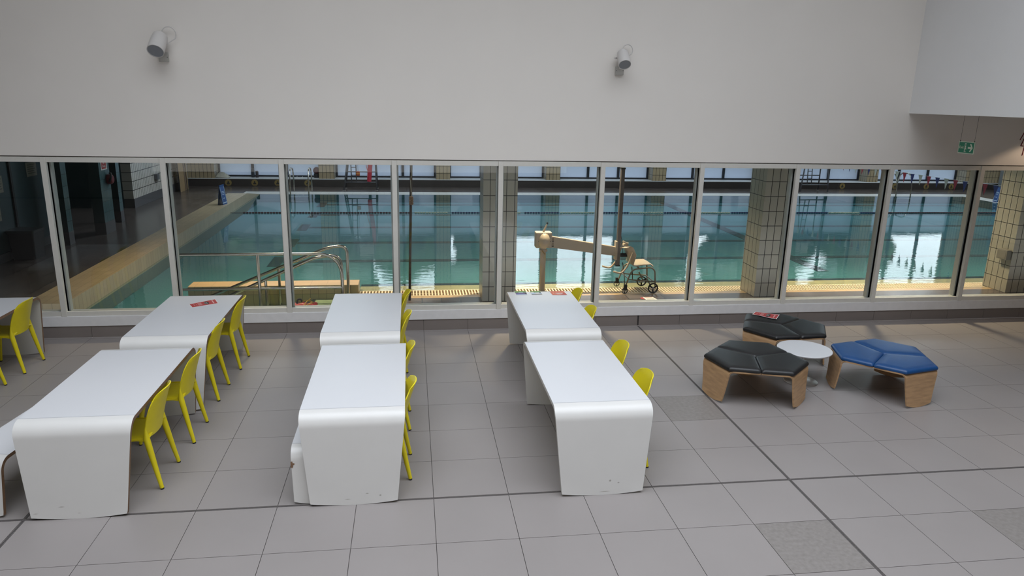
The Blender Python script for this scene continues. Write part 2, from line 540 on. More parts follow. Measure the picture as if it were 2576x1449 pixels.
# ------------------------------------------------------------------ window wall
WZ0, WZ1 = .285, 2.284
MX = [-4.516, -3.158, -1.751, -.354, 1.020, 2.389, 3.770, 5.155, 6.563, 7.971]
MX = [MX[0] - 1.39 * 3, MX[0] - 1.39 * 2, MX[0] - 1.39] + MX + [MX[-1] + 1.4, MX[-1] + 2.8, 14.0]
YF = YW          # front face of the frames
b = MB()
b.box(-13, 14, YW - .004, YW + .30, WZ1 + .012, 8.4, WALL)
struct(b.build('wall_front'))
b = MB()
b.box(-13, 14, YW + .03, YW + .30, WZ1 - .002, WZ1 + .012, mat('painted_gap_shade', (.10, .08, .065), .8))  # dark strip: the gap's shade is put into its colour
struct(b.build('trim_2'))
b = MB()
b.box(-13, -11, YW + .02, YW + .30, WZ0, WZ1, WALL)
struct(b.build('wall_front_end'))
MW = .062
for n in range(len(MX) - 1):
    x0, x1 = MX[n], MX[n + 1]
    if x0 < -9: continue
    w = empty('window_%d' % (n + 1), (x0, YF, WZ0)); struct(w)
    W_ = x1 - x0; H_ = WZ1 - WZ0
    m = MB()   # cap and deep web of the mullion at this bay's start
    m.box(-MW / 2, MW / 2, -.012, .035, 0, H_, FRAME, bev=.002)
    m.box(-.012, .012, .035, .075, 0, H_, GASKET)
    m.box(-MW / 2, MW / 2, .075, .19, 0, H_, FRAME_IN)
    m.build('mullion', w)
    f = MB()   # rails
    a0, a1 = MW / 2, W_ - MW / 2
    f.box(a0, a1, 0, .035, 0, .062, FRAME, bev=.002)
    f.box(a0, a1, .035, .075, 0, .014, GASKET)
    f.box(a0, a1, .075, .15, .0, .052, FRAME_IN)
    f.box(a0, a1, 0, .035, H_ - .062, H_, FRAME, bev=.002)
    f.box(a0, a1, .035, .075, H_ - .014, H_, GASKET)
    f.box(a0, a1, .075, .19, H_ - .05, H_, FRAME_IN)
    # side beads of the inner sash
    f.box(a0 + .012 - MW / 2, a0 + .02, .075, .13, .052, H_ - .05, FRAME_IN)
    f.box(a1 - .02, a1 + MW / 2 - .012, .075, .13, .052, H_ - .05, FRAME_IN)
    f.build('frame', w)
    g_ = MB(); g_.box(a0, a1, .062, .068, .014, H_ - .014, GLASS); g_.build('pane', w)

# ------------------------------------------------------------------ rest of the atrium shell
BX = 6.683
DIM = mat('dim_wall_paint', (.30, .29, .28), .8)  # dark tone chosen for the unseen walls so they bounce less light
b = MB(); b.box(-13.2, -13, -13, YW + .3, -.05, 8.4, DIM); struct(b.build('wall_left'))
b = MB(); b.box(-13.2, 14.2, -13.2, -13, -.05, 8.6, DIM); struct(b.build('wall_back'))
b = MB(); b.box(BX, BX + .25, -13, YW - .004, 2.993, 8.4, PLASTER_COOL); struct(b.build('wall_right_upper'))
b = MB(); b.box(14, 14.2, -13, YW + .3, -.05, 3.15, WALL); struct(b.build('wall_right'))
b = MB(); b.box(BX + .25, 14, -13, YW - .004, 2.995, 3.15, CEIL_M); struct(b.build('ceiling_corridor'))
b = MB()
b.box(-13, BX, -13, YW, 8.4, 8.6, CEIL_M)
struct(b.build('ceiling'))

# ------------------------------------------------------------------ pool hall shell
FY = 16.1        # face of the far wall's pillars and plinth
XL, XR = -7.47, 22.4
WY = 14.1        # far waterline
PX0, PX1 = -4.83, 19.3
b = MB()
# brown deck around the basin, beige rows beside it
b.box(-1.0, XR, YW + .3, 1.75, -.4, 0, DECK)
b.box(-9.2, -5.36, YW + .3, 16.6, -.4, 0, DECK)
b.box(-5.36, -1.0, YW + .3, .85, -.4, 0, DECK)
b.box(-5.36, XR, WY + .65, 16.6, -.4, 0, DECK)
b.box(PX1 + .6, XR, 1.75, WY + .65, -.4, 0, DECK)
struct(b.build('floor_pool_deck'))
b = MB()
b.box(-1.0, PX1 + .6, 1.75, 1.86, -.4, .0, BEIGE_TILE)
b.box(-1.0, PX1, 2.22, 2.60, -.4, -.022, BEIGE_TILE)
b.box(-1.0, PX1, 1.86, 2.22, -.4, -.06, BEIGE_TILE)
b.box(-1.0, PX1, 2.60, 2.77, -.4, -.028, LANE)
struct(b.build('trim_3'))
b = MB()
b.box(-5.36, PX1 + .6, WY, WY + .65, -.4, .0, COPING)
b.box(PX1, PX1 + .6, 1.86, WY, -.4, .0, COPING)
struct(b.build('trim_4'))
b = MB()
b.box(-5.36, PX0, .85, 12.4, -.4, .25, [BEIGE_V, BEIGE_V, BEIGE_VX, BEIGE_VX, BEIGE_Y, BEIGE_Y], bev=.0)
v_ = [b.bm.verts.new(p) for p in ((-5.36, 12.4, -.3), (PX0, 12.4, -.3), (PX0, WY, -.3), (-5.36, WY, -.3), (-5.36, 12.4, .25), (PX0, 12.4, .25), (PX0, WY, .006), (-5.36, WY, .006))]
for q_, m_ in (((0, 3, 2, 1), BEIGE_Y), ((4, 5, 6, 7), BEIGE_Y), ((1, 2, 6, 5), BEIGE_V), ((0, 4, 7, 3), BEIGE_V), ((2, 3, 7, 6), BEIGE_VX)):
    b.bm.faces.new([v_[i] for i in q_]).material_index = b.mi(m_)
tag(struct(b.build('kerb')), kind='structure')


def below(x, y, d=.25):
    """Where the line of sight through (x, y) on the water meets the basin floor."""
    k = (3.0989 + d) / 3.0989
    return (-0.1433 + (x + .1433) * k, -9.4017 + (y + 9.4017) * k)


DB = .25
b = MB()
b.box(PX0, PX1, .85, WY, -.42, -DB, TEAL)
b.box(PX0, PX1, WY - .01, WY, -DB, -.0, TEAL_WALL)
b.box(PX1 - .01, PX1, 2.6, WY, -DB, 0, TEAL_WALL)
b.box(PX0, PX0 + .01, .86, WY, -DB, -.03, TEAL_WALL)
struct(b.build('floor_pool_basin'))
b = MB()
zl = -DB + .003
for y0, w_ in ((11.84, .22), (10.0, .22), (8.13, .22), (6.25, .22), (4.45, .22)):
    x_, y_ = below(-2.55, y0); x2, _ = below(17.2, y0)
    b.box(x_, x2, y_ - w_ / 2, y_ + w_ / 2, -DB - .01, zl, LANE)
    xa, ya = below(-2.78, y0 - .42); xb, yb = below(-2.56, y0 + .42)
    b.box(xa, xb, ya, yb, -DB - .01, zl + .002, LANE)
xa, ya = below(7.5, 3.2); xb, yb = below(7.75, 12.9)
b.box(xa, xb, ya, yb, -DB - .01, zl + .001, LANE)
xa, ya = below(-1, 2.60); b.box(-1, PX1, 2.61, 2.82, -DB - .01, zl, LANE)
struct(b.build('trim_5'))

# stepped recess with a beige block wall between it and the pool
b = MB()
b.box(-3.6, -1.0, 2.09, 2.42, -.4, .14, [BEIGE_V, BEIGE_V, BEIGE_VX, BEIGE_VX, BEIGE_TILE, BEIGE_TILE], bev=.006)
struct(b.build('wall_step_recess'))
SHALLOW = mat('recess_floor', (.34, .33, .20), .6, var=.08, vscale=4)
b = MB()
for k, (xa, xb, z) in enumerate(((-1.35, -1.0, -.04), (-1.72, -1.35, -.09), (-2.1, -1.72, -.14), (-2.5, -2.1, -.18), (-2.95, -2.5, -.22))):
    b.box(xa, xb, .86, 2.09, -.4, z, SHALLOW)
    b.box(xa, xa + .05, .87, 2.08, z - .01, z + .003, LANE)
struct(b.build('floor_recess_steps'))

# the water
b = MB()
b.poly([(PX0, .85, 0), (-1.0, .85, 0), (-1.0, 2.09, 0), (-3.6, 2.09, 0), (-3.6, 2.42, 0), (-1.0, 2.42, 0), (-1.0, 2.22, 0), (PX1, 2.22, 0), (PX1, WY, 0), (PX0, WY, 0)], WATER)
tag(b.build('pool_water'), 'still teal swimming pool water with ripples by its near edge', 'water', kind='stuff')

# overflow grate
b = MB()
b.box(-1.0, PX1, 1.865, 1.885, -.03, .002, GRATE_M); b.box(-1.0, PX1, 2.195, 2.215, -.03, .002, GRATE_M)
b.box(-1.0, PX1, 2.03, 2.045, -.03, -.002, GRATE_M)
x = -.99
while x < PX1 - .02:
    b.box(x, x + .022, 1.885, 2.195, -.012, .002, GRATE_M); x += .05
tag(struct(b.build('trim_6')), kind='structure')

# near pillars
for n, px in enumerate((.93, 5.41, 10.0, 14.4)):
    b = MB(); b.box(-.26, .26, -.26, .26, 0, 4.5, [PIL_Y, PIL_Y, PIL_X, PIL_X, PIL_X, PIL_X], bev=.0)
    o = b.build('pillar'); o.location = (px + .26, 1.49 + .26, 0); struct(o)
    o.name = 'column_%d' % (n + 1)

# far wall: plinth, sill, pillars, dark frames
b = MB(); b.box(XL, XR, FY, 16.9, 0, .245, PLINTH); struct(b.build('baseboard_far'))
b = MB(); b.box(XL, XR, FY - .015, 16.9, .245, .268, mat('white_sill', (.72, .72, .72), .4)); struct(b.build('trim_7'))
PILL = [(-7.47, -6.62), (-3.24, -2.72), (.72, 1.2), (4.59, 5.1), (8.49, 9.0), (12.6, 13.1), (16.85, 17.3), (20.95, 22.4)]
for n, (x0, x1) in enumerate(PILL):
    b = MB(); b.box(0, x1 - x0, 0, .75, .268, 4.5, [FARP_Y, FARP_Y, FARP_X, FARP_X, FARP_X, FARP_X])
    o = b.build('column_%d' % (n + 11)); o.location = (x0, FY, 0); struct(o)
b = MB(); b.box(XL, XR, FY, 16.9, 3.95, 4.5, HALLWALL); struct(b.build('wall_far_head'))
GY = 16.62
for n in range(len(PILL) - 1):
    x0, x1 = PILL[n][1], PILL[n + 1][0]
    w = empty('window_%d' % (n + 31), (x0, GY, .268)); struct(w)
    W_ = x1 - x0; H_ = 3.95 - .268
    f = MB()
    f.box(0, W_, 0, .08, 0, .055, DARKFR); f.box(0, W_, 0, .08, H_ - .06, H_, DARKFR)
    f.box(0, W_, -.01, .08, 1.50, 1.60, DARKFR)
    for k in range(4):
        cx = W_ * k / 3
        hw = .045 if k in (1, 2) else .06
        f.box(max(0, cx - hw), min(W_, cx + hw), -.01, .08, 0, H_, DARKFR)
    f.build('frame', w)
    for k in range(3):
        g_ = MB(); g_.box(W_ * k / 3 + .03, W_ * (k + 1) / 3 - .03, .03, .036, .05, 1.52, [CLEAR, CLEAR, FILM, CLEAR, CLEAR, CLEAR])
        g_.build('lower_pane', w)
        g_ = MB(); g_.box(W_ * k / 3 + .03, W_ * (k + 1) / 3 - .03, .03, .036, 1.58, H_ - .05, CLEAR)
        g_.build('upper_pane', w)

# hall side walls, back wall above the atrium windows, ceiling
b = MB()
b.box(XL - .25, XL, 11.15, 16.9, .25, 4.5, LWALL); struct(b.build('wall_hall_left'))
b = MB(); b.box(XL - .25, XL + .012, 11.15, 16.9, 0, .25, PLINTH_Y); struct(b.build('baseboard_hall_left'))
b = MB(); b.box(-9.3, -9.2, YW + .3, 16.9, 0, 4.5, DKTEAL); b.box(-9.2, XL - .25, 11.15, 11.3, 0, 4.5, DKTEAL)
struct(b.build('wall_changing'))
b = MB(); b.box(XL - .2, XL, YW + .3, 6.9, 0, 4.5, DKTEAL)
b.box(XL, XL + .02, YW + .3, 6.9, 0, .16, PLINTH_Y)
b.box(XL, XL + .03, 5.18, 5.24, 0, 4.5, DARK)
struct(b.build('wall_hall_near_left'))
b = MB(); b.box(XR, XR + .2, YW + .3, 16.9, 0, 4.5, HALLWALL); struct(b.build('wall_hall_right'))
b = MB(); b.box(-9.3, XR + .2, YW + .3, 16.9, 4.5, 4.7, mat('hall_ceiling', (.30, .32, .30), .8)); struct(b.build('ceiling_pool_hall'))
b = MB(); b.box(-9.3, XR, YW + .3, YW + .36, WZ1 + .2, 4.5, HALLWALL); b.box(-9.3, -9.2, YW, YW + .3, 0, 4.5, HALLWALL)
b.box(-13, -9.2, YW + .3, YW + .4, 0, 4.5, HALLWALL)
b.box(14, XR, YW + .3, YW + .5, 0, 4.5, HALLWALL)
struct(b.build('wall_hall_near'))
# teal columns of the changing area
for n, (y0, y1, xf) in enumerate(((6.15, 6.38, -7.0), (7.3, 7.84, -6.74), (8.9, 9.1, -7.0))):
    b = MB(); b.box(-.22, 0, 0, y1 - y0, .26, 4.5, COLTEAL); b.box(-.22, .004, 0, y1 - y0, 0, .26, PLINTH_Y)
    o = b.build('column_%d' % (n + 21)); o.location = (xf, y0, 0); struct(o)

# outside: ground
b = MB(); b.box(-40, 60, 16.9, 80, -.3, -.05, mat('lawn', (.05, .10, .03), .9, var=.3, vscale=.8)); struct(b.build('ground'))

# ================================================================== THINGS IN THE ATRIUM
# ------------------------------------------------------------------ bent laminate tables and benches
def bent_table(name, L, Wt, Wb, H, R, th, edge, edge_r=None, seam=True):
    """An upturned U of bent plywood. Local origin: middle of the front leg's foot line; it runs back along +y."""
    root = empty(name)
    n = 8
    lean0 = .055 * H / .74
    top = [(R - R * cos(radians(90 * k / n)), H - R + R * sin(radians(90 * k / n))) for k in range(n + 1)]  # y,z
    lean = .055 * H / .74
    L -= 2 * lean
    def hw(z):
        return (Wb + (Wt - Wb) * min(1, z / (H - R * .4))) / 2
    def strip(path, mA, nm, arcfoot=0, matseam=None):
        mb = MB(); G = []
        nj = 13
        for (y, z) in path:
            w_ = hw(z); row = []
            yy = y
            if z < H - R:      # legs lean outwards towards the foot
                dl = lean * (1 - z / (H - R))
                yy = y - dl if y < L / 2 else y + dl
            for j in range(nj):
                t = -1 + 2 * j / (nj - 1)
                zz = z
                if arcfoot and z < 1e-6: zz = arcfoot * t * t
                row.append((t * w_, yy, zz))
            G.append(row[::-1])
        mb.sheet(G, th, mA, edge=edge, back=mA)
        return mb.build(nm, root)
    # front leg with its bend, flat top, back leg with its bend
    leg = [(0, 0), (0, .045), (0, .15), (0, .35), (0, H - R)] + top[1:]
    strip(leg, WHITE_WORN, 'leg', .022)
    flat_ = [(R + (L - 2 * R) * k / 4, H) for k in range(5)]
    strip(flat_, WHITE, 'tabletop')
    back = [(L - y, z) for (y, z) in leg][::-1]
    strip(back, WHITE_WORN, 'leg', .022)
    for y in (R + .004, L - R - .004):
        mb = MB()
        w_ = hw(H) - .001
        mb.box(-w_, w_, y - .0016, y + .0016, H - .003, H + .0006, SEAM)
        mb.build('seam', root)
    for c_ in root.children:
        c_.data.transform(Matrix.Translation((0, lean, 0)))
    return root


def table_at(src, x, y, rz=0.0):
    o = copy_tree(src); o.location = (x, y, 0); o.rotation_euler = (0, 0, rz)
    return o


TL = 1.83
tb = bent_table('bent_table', TL, .81, .665, .74, .115, .030, PLY_DK)
tb.location = (-2.615, -4.225, 0)
tag(tb, 'white bent table with brown edges and a bare top, nearest the camera', 'table', 'white bent tables')
a2 = table_at(tb, -2.565, -2.335)
tag(a2, 'white bent table with brown edges carrying one red leaflet near the windows', 'table', 'white bent tables')
d1 = table_at(tb, -4.86, -2.30)
tag(d1, 'white bent table cut off by the picture edge, yellow chairs facing away at its side', 'table', 'white bent tables')
tw = bent_table('bent_table', TL, .80, .665, .74, .115, .030, WHITE_WORN)
tw.location = (-.615, -4.235, 0)
tag(tw, 'white-edged bent table with a low white bench tucked under its open side', 'table', 'white bent tables')
t2 = table_at(tw, -.675, -2.34)
tag(t2, 'bare white-edged bent table nearest the step recess, behind the one with the bench', 'table', 'white bent tables')
c1 = table_at(tw, 1.355, -4.285)
tag(c1, 'bare white-edged bent table facing the stools, its near leg scuffed at the foot', 'table', 'white bent tables')
c2 = table_at(tw, 1.425, -2.375)
tag(c2, 'white-edged bent table with three coloured leaflets at its window end', 'table', 'white bent tables')

bn = bent_table('bent_bench', 1.66, .36, .33, .45, .10, .028, WHITE_WORN)
bn.location = (-.91, -4.185, 0)
tag(bn, 'low white bench with a chipped corner tucked under a white-edged table', 'bench', 'low white benches')
ch = MB()
ch.poly([(p[0], .0334 * p[1] / .35 - .0025, p[1]) for p in ((-.181, .300), (-.165, .302), (-.163, .322), (-.152, .325), (-.153, .338), (-.165, .337), (-.168, .352), (-.181, .35))], PLY_DK)
chip = ch.build('chipped_corner', bn); chip['label'] = 'brown chip in the white laminate'
be = bent_table('bent_bench', 1.66, .36, .33, .45, .10, .028, PLY_DK)
be.location = (-3.33, -4.14, 0); be.rotation_euler = (0, 0, radians(-8))
tag(be, 'low white bench with brown edges standing askew beside the brown-edged table', 'bench', 'low white benches')
# scuffs at the feet of the near table legs
SCUFF = mat('scuff_mark', (.42, .40, .37), .6)
for tt, sp in ((tb, ((-.12, .10, .05, .006), (.0, .045, .03, .004), (-.3, .055, .04, .004))), (c1, ((.06, .12, .02, .02), (.13, .10, .02, .012), (.02, .03, .09, .004))), (tw, ((.1, .09, .03, .006), (.2, .07, .02, .01), (-.05, .05, .05, .004)))):
    for (x, z, a, h) in sp:
        mb = MB()
        y_ = .055 * z / .625 - .0012
        mb.poly([(x - a / 2, y_, z), (x, y_, z - h / 2), (x + a / 2, y_, z), (x, y_, z + h / 2)], SCUFF)
        mb.build('scuff_mark', tt)


# ------------------------------------------------------------------ yellow chairs: local front is -x
def make_chair():
    root = empty('yellow_chair')
    # seat: a dished plate
    G = []
    nu, nv = 11, 11
    for i in range(nu):
        u = i / (nu - 1)                      # front 0 .. rear 1
        x = -.235 + .405 * u
        row = []
        hw = .205 + .018 * sin(pi * min(1, u * 1.1)) - .012 * u
        if u < .12: hw -= .035 * (1 - u / .12) ** 2
        for j in range(nv):
            t = -1 + 2 * j / (nv - 1)
            z = .445 - .012 * cos(t * pi / 2) * sin(pi * u) - .020 * max(0, 1 - u / .25) ** 2 - .018 * abs(t) ** 5
            z += .022 * max(0, (u - .8) / .2) ** 2
            row.append((x - .018 * (1 - t * t) * (1 - u) ** 3, t * hw, z))
        G.append(row)
    mb = MB(); mb.sheet(G, .012, YELLOW); mb.build('seat', root)
    # backrest: curved shell rising from the seat, wrapped towards the sitter
    G = []
    nu, nv = 14, 15
    for i in range(nu):
        u = i / (nu - 1)
        z0 = .428 + .380 * u
        xe = .128 + .055 * u + .055 * u ** 2.2          # side edges
        row = []
        hw = .196 + .012 * sin(pi * min(1, u * 1.25))
        if u > .70: hw -= .050 * ((u - .70) / .30) ** 2.4
        for j in range(nv):
            t = -1 + 2 * j / (nv - 1)
            belly = (.050 + .006 * sin(pi * u)) * (1 - abs(t) ** 2.2)
            z = z0 - .030 * abs(t) ** 3.2 * u ** 4
            row.append((xe + belly, t * hw, z))
        G.append(row)
    mb = MB(); mb.sheet(G, .009, YELLOW); mb.build('backrest', root)
    # legs: tapered, the rear ones sweeping from the sides of the back
    for sgn in (-1, 1):
        pts = [(.160, sgn * .2035, .575), (.149, sgn * .2015, .51), (.150, sgn * .199, .43), (.172, sgn * .204, .31), (.203, sgn * .212, .15), (.232, sgn * .220, .012)]
        mb = MB(); mb.tube(pts, .02, YELLOW, seg=10, radii=[.004, .009, .025, .0235, .019, .0155])
        mb.tube([(.232, sgn * .220, .012), (.234, sgn * .2205, 0)], .0145, RUBBER, seg=10)
        mb.build('leg', root)
        pts = [(-.155, sgn * .185, .438), (-.178, sgn * .195, .38), (-.195, sgn * .202, .28), (-.212, sgn * .21, .14), (-.226, sgn * .215, .012)]
        mb = MB(); mb.tube(pts, .02, YELLOW, seg=10, radii=[.014, .0245, .021, .0175, .0145])
        mb.tube([(-.226, sgn * .215, .012), (-.2275, sgn * .2155, 0)], .0135, RUBBER, seg=10)
        mb.build('leg', root)
    # skirt under the seat edge joining the legs
    for sgn in (-1, 1):
        mb = MB()
        G = [[(-.17 + .31 * k / 6, sgn * (.196 + .004 * sin(pi * k / 6)), .438 - (0 if q == 0 else .035 - .018 * sin(pi * k / 6))) for q in (0, 1)] for k in range(7)]
        mb.sheet(G, .008 * sgn, YELLOW)
        mb.build('seat_rail', root)
    return root


chair = make_chair()
CH = [  # x, y, turn, label
    (-2.385, -3.625, 0, 'yellow plastic chair nearest the camera at the brown-edged table with the bare top'),
    (-2.355, -2.83, 0, 'second yellow plastic chair at the bare brown-edged table, farther from the camera'),
    (-2.37, -1.88, 0, 'yellow plastic chair at the leaflet table with brown edges, the one farther from the windows'),
    (-2.345, -.98, 0, 'yellow plastic chair beside the red leaflet on the brown-edged table, nearest the windows'),
    (-4.665, -.93, 0, 'yellow plastic chair wholly in view at the table cut by the picture edge'),
    (-4.70, -1.70, 0, 'yellow plastic chair mostly outside the picture, only its legs showing'),
    (-.415, -3.67, 0, 'yellow plastic chair at the table with the bench, the one nearer the camera'),
    (-.42, -2.74, 0, 'yellow plastic chair at the table with the bench, the one nearer the windows'),
    (-.45, -1.68, 0, 'yellow plastic chair at the bare table by the recess, second from the windows'),
    (-.46, -.80, 0, 'yellow plastic chair at the bare table by the recess, closest to the windows'),
    (1.625, -3.66, 0, 'yellow chair back rising beside the scuffed white table, nearest the camera'),
    (1.64, -2.88, 0, 'second yellow chair back beside the scuffed white table, farther from the camera'),
    (1.63, -1.63, 0, 'yellow chair back beside the three-leaflet table, farther from its leaflets'),
    (1.65, -.86, 0, 'yellow chair back beside the red leaflet of the three-leaflet table'),
]
for k, (x, y, rz, lb) in enumerate(CH):
    o = chair if k == 0 else copy_tree(chair)
    o.location = (x, y, 0); o.rotation_euler = (0, 0, radians(rz))
    tag(o, lb, 'chair', 'yellow chairs along the white tables')


# ------------------------------------------------------------------ three-legged plywood stools
def rounded(poly, r, n=4):
    out = []
    N = len(poly)
    for i in range(N):
        p0, p1, p2 = Vector(poly[i - 1]), Vector(poly[i]), Vector(poly[(i + 1) % N])
        a = (p0 - p1).normalized(); c = (p2 - p1).normalized()
        ang = a.angle(c); d = min(r / math.tan(ang / 2), (p0 - p1).length * .45, (p2 - p1).length * .45)
        s_, e_ = p1 + a * d, p1 + c * d
        for k in range(n + 1):
            t = k / n
            out.append(tuple((s_ * (1 - t) ** 2 + p1 * 2 * t * (1 - t) + e_ * t * t)))
    return out


A_, WH, DS = .505, .225, .452


def inset(poly, d):
    c = Vector((sum(p[0] for p in poly) / len(poly), sum(p[1] for p in poly) / len(poly)))
    out = []
    N = len(poly)
    for i in range(N):
        p0, p1, p2 = Vector(poly[i - 1]), Vector(poly[i]), Vector(poly[(i + 1) % N])
        e1 = (p1 - p0).normalized(); e2 = (p2 - p1).normalized()
        n1 = Vector((-e1.y, e1.x)); n2 = Vector((-e2.y, e2.x))
        nn = (n1 + n2).normalized(); k = 1 / max(.35, nn.dot(n1))
        out.append(tuple(p1 + nn * d * k))
    return out


def make_stool(pad):
    root = empty('plywood_stool')
    s3 = sqrt(3) / 2
    for k in range(3):
        a = radians(120 * k)
        ro = Matrix.Rotation(a, 4, 'Z')
        base = [(0, 0), (DS * .5, -DS * s3), (A_, -WH), (A_, WH), (DS * .5, DS * s3)]
        base = inset(base, .0035)
        # cushion
        mb = MB(); rings = []
        prof = ((-.002, .385), (.006 * -1, .398), (-.001, .413), (.010, .424), (.028, .430), (.075, .434))
        for ins, z in prof:
            rings.append([mb.bm.verts.new(ro @ Vector((p[0], p[1], z))) for p in rounded(inset(base, ins), .03)])
        mi = mb.mi(pad); n = len(rings[0])
        for r0, r1 in zip(rings, rings[1:]):
            for q in range(n):
                f = mb.bm.faces.new((r0[q], r0[(q + 1) % n], r1[(q + 1) % n], r1[q])); f.material_index = mi; f.smooth = True
        f = mb.bm.faces.new(rings[-1]); f.material_index = mi; f.smooth = True
        mb.bm.faces.new(rings[0][::-1]).material_index = mi
        mb.build('cushion', root)
        # bent shell: seat plate turning down into the leg
        H, R = .385, .055
        path = [(.02, H), (.12, H), (.225, H), (.35, H)]
        path += [(A_ - R + R * sin(radians(90 * q / 6)), H - R + R * cos(radians(90 * q / 6))) for q in range(7)]
        path += [(A_ + .004, .24), (A_ + .012, .12), (A_ + .02, .04), (A_ + .024, 0)]
        G = []
        for (x, z) in path:
            if z > H - .001 and x <= .225: hw = max(.01, (x - .004) * 1.72)
            elif z > H - .001: hw = DS * s3 + (WH - DS * s3) * (x - .225) / (A_ - .225)
            else: hw = None
            if hw is None:
                if x < A_ - .001 and z > H - R: hw = DS * s3 + (WH - DS * s3) * (x - .225) / (A_ - .225)
                else: hw = WH - .058 * (1 - z / (H - R))
            row = []
            for j in range(11):
                t = -1 + 2 * j / 10
                zz = z + (.032 * t * t if z < 1e-6 else 0)
                row.append(tuple(ro @ Vector((x, t * hw * .996, zz))))
            G.append(row)
        mb = MB(); mb.sheet(G, .016, BIRCH, edge=BIRCH, back=BIRCH)
        mb.build('bent_leg', root)
    return root


sa = make_stool(BLACK_PAD); sa.location = (3.549, -2.341, 0); sa.rotation_euler = (0, 0, radians(72.7))
tag(sa, 'three-legged plywood stool with bare black padded top, nearest the camera', 'stool', 'padded stools round the small table')
sc_ = copy_tree(sa); sc_.location = (4.415, -1.275, 0); sc_.rotation_euler = (0, 0, radians(92))
tag(sc_, 'three-legged plywood stool with black padded top carrying a red leaflet', 'stool', 'padded stools round the small table')
sb = make_stool(BLUE_PAD); sb.location = (5.05, -2.375, 0); sb.rotation_euler = (0, 0, radians(43))
tag(sb, 'three-legged plywood stool with a blue padded top', 'stool', 'padded stools round the small table')

# small round table
rt = empty('round_side_table', (4.27, -2.085, 0))
tag(rt, 'low round white side table on a steel pedestal between the padded stools', 'table')
mb = MB(); mb.lathe([(0, .372), (.27, .372), (.292, .378), (.298, .386), (.298, .394), (.292, .399), (0, .400)], WHITE, 48); mb.build('tabletop', rt)
mb = MB(); mb.lathe([(.021, .012), (.021, .372)], STEEL, 16); mb.build('stem', rt)
mb = MB(); mb.lathe([(0, 0), (.185, 0), (.188, .004), (.18, .010), (.09, .020), (.03, .026), (.021, .035), (0, .035)], STEEL, 40); mb.build('base', rt)


# ------------------------------------------------------------------ leaflets
def quad_frame(p0, p1, p3, z, tilt=0.0):
    """Matrix taking unit coordinates (u along p0>p1, v along p0>p3) to the table top."""
    return p0, p1, p3, z


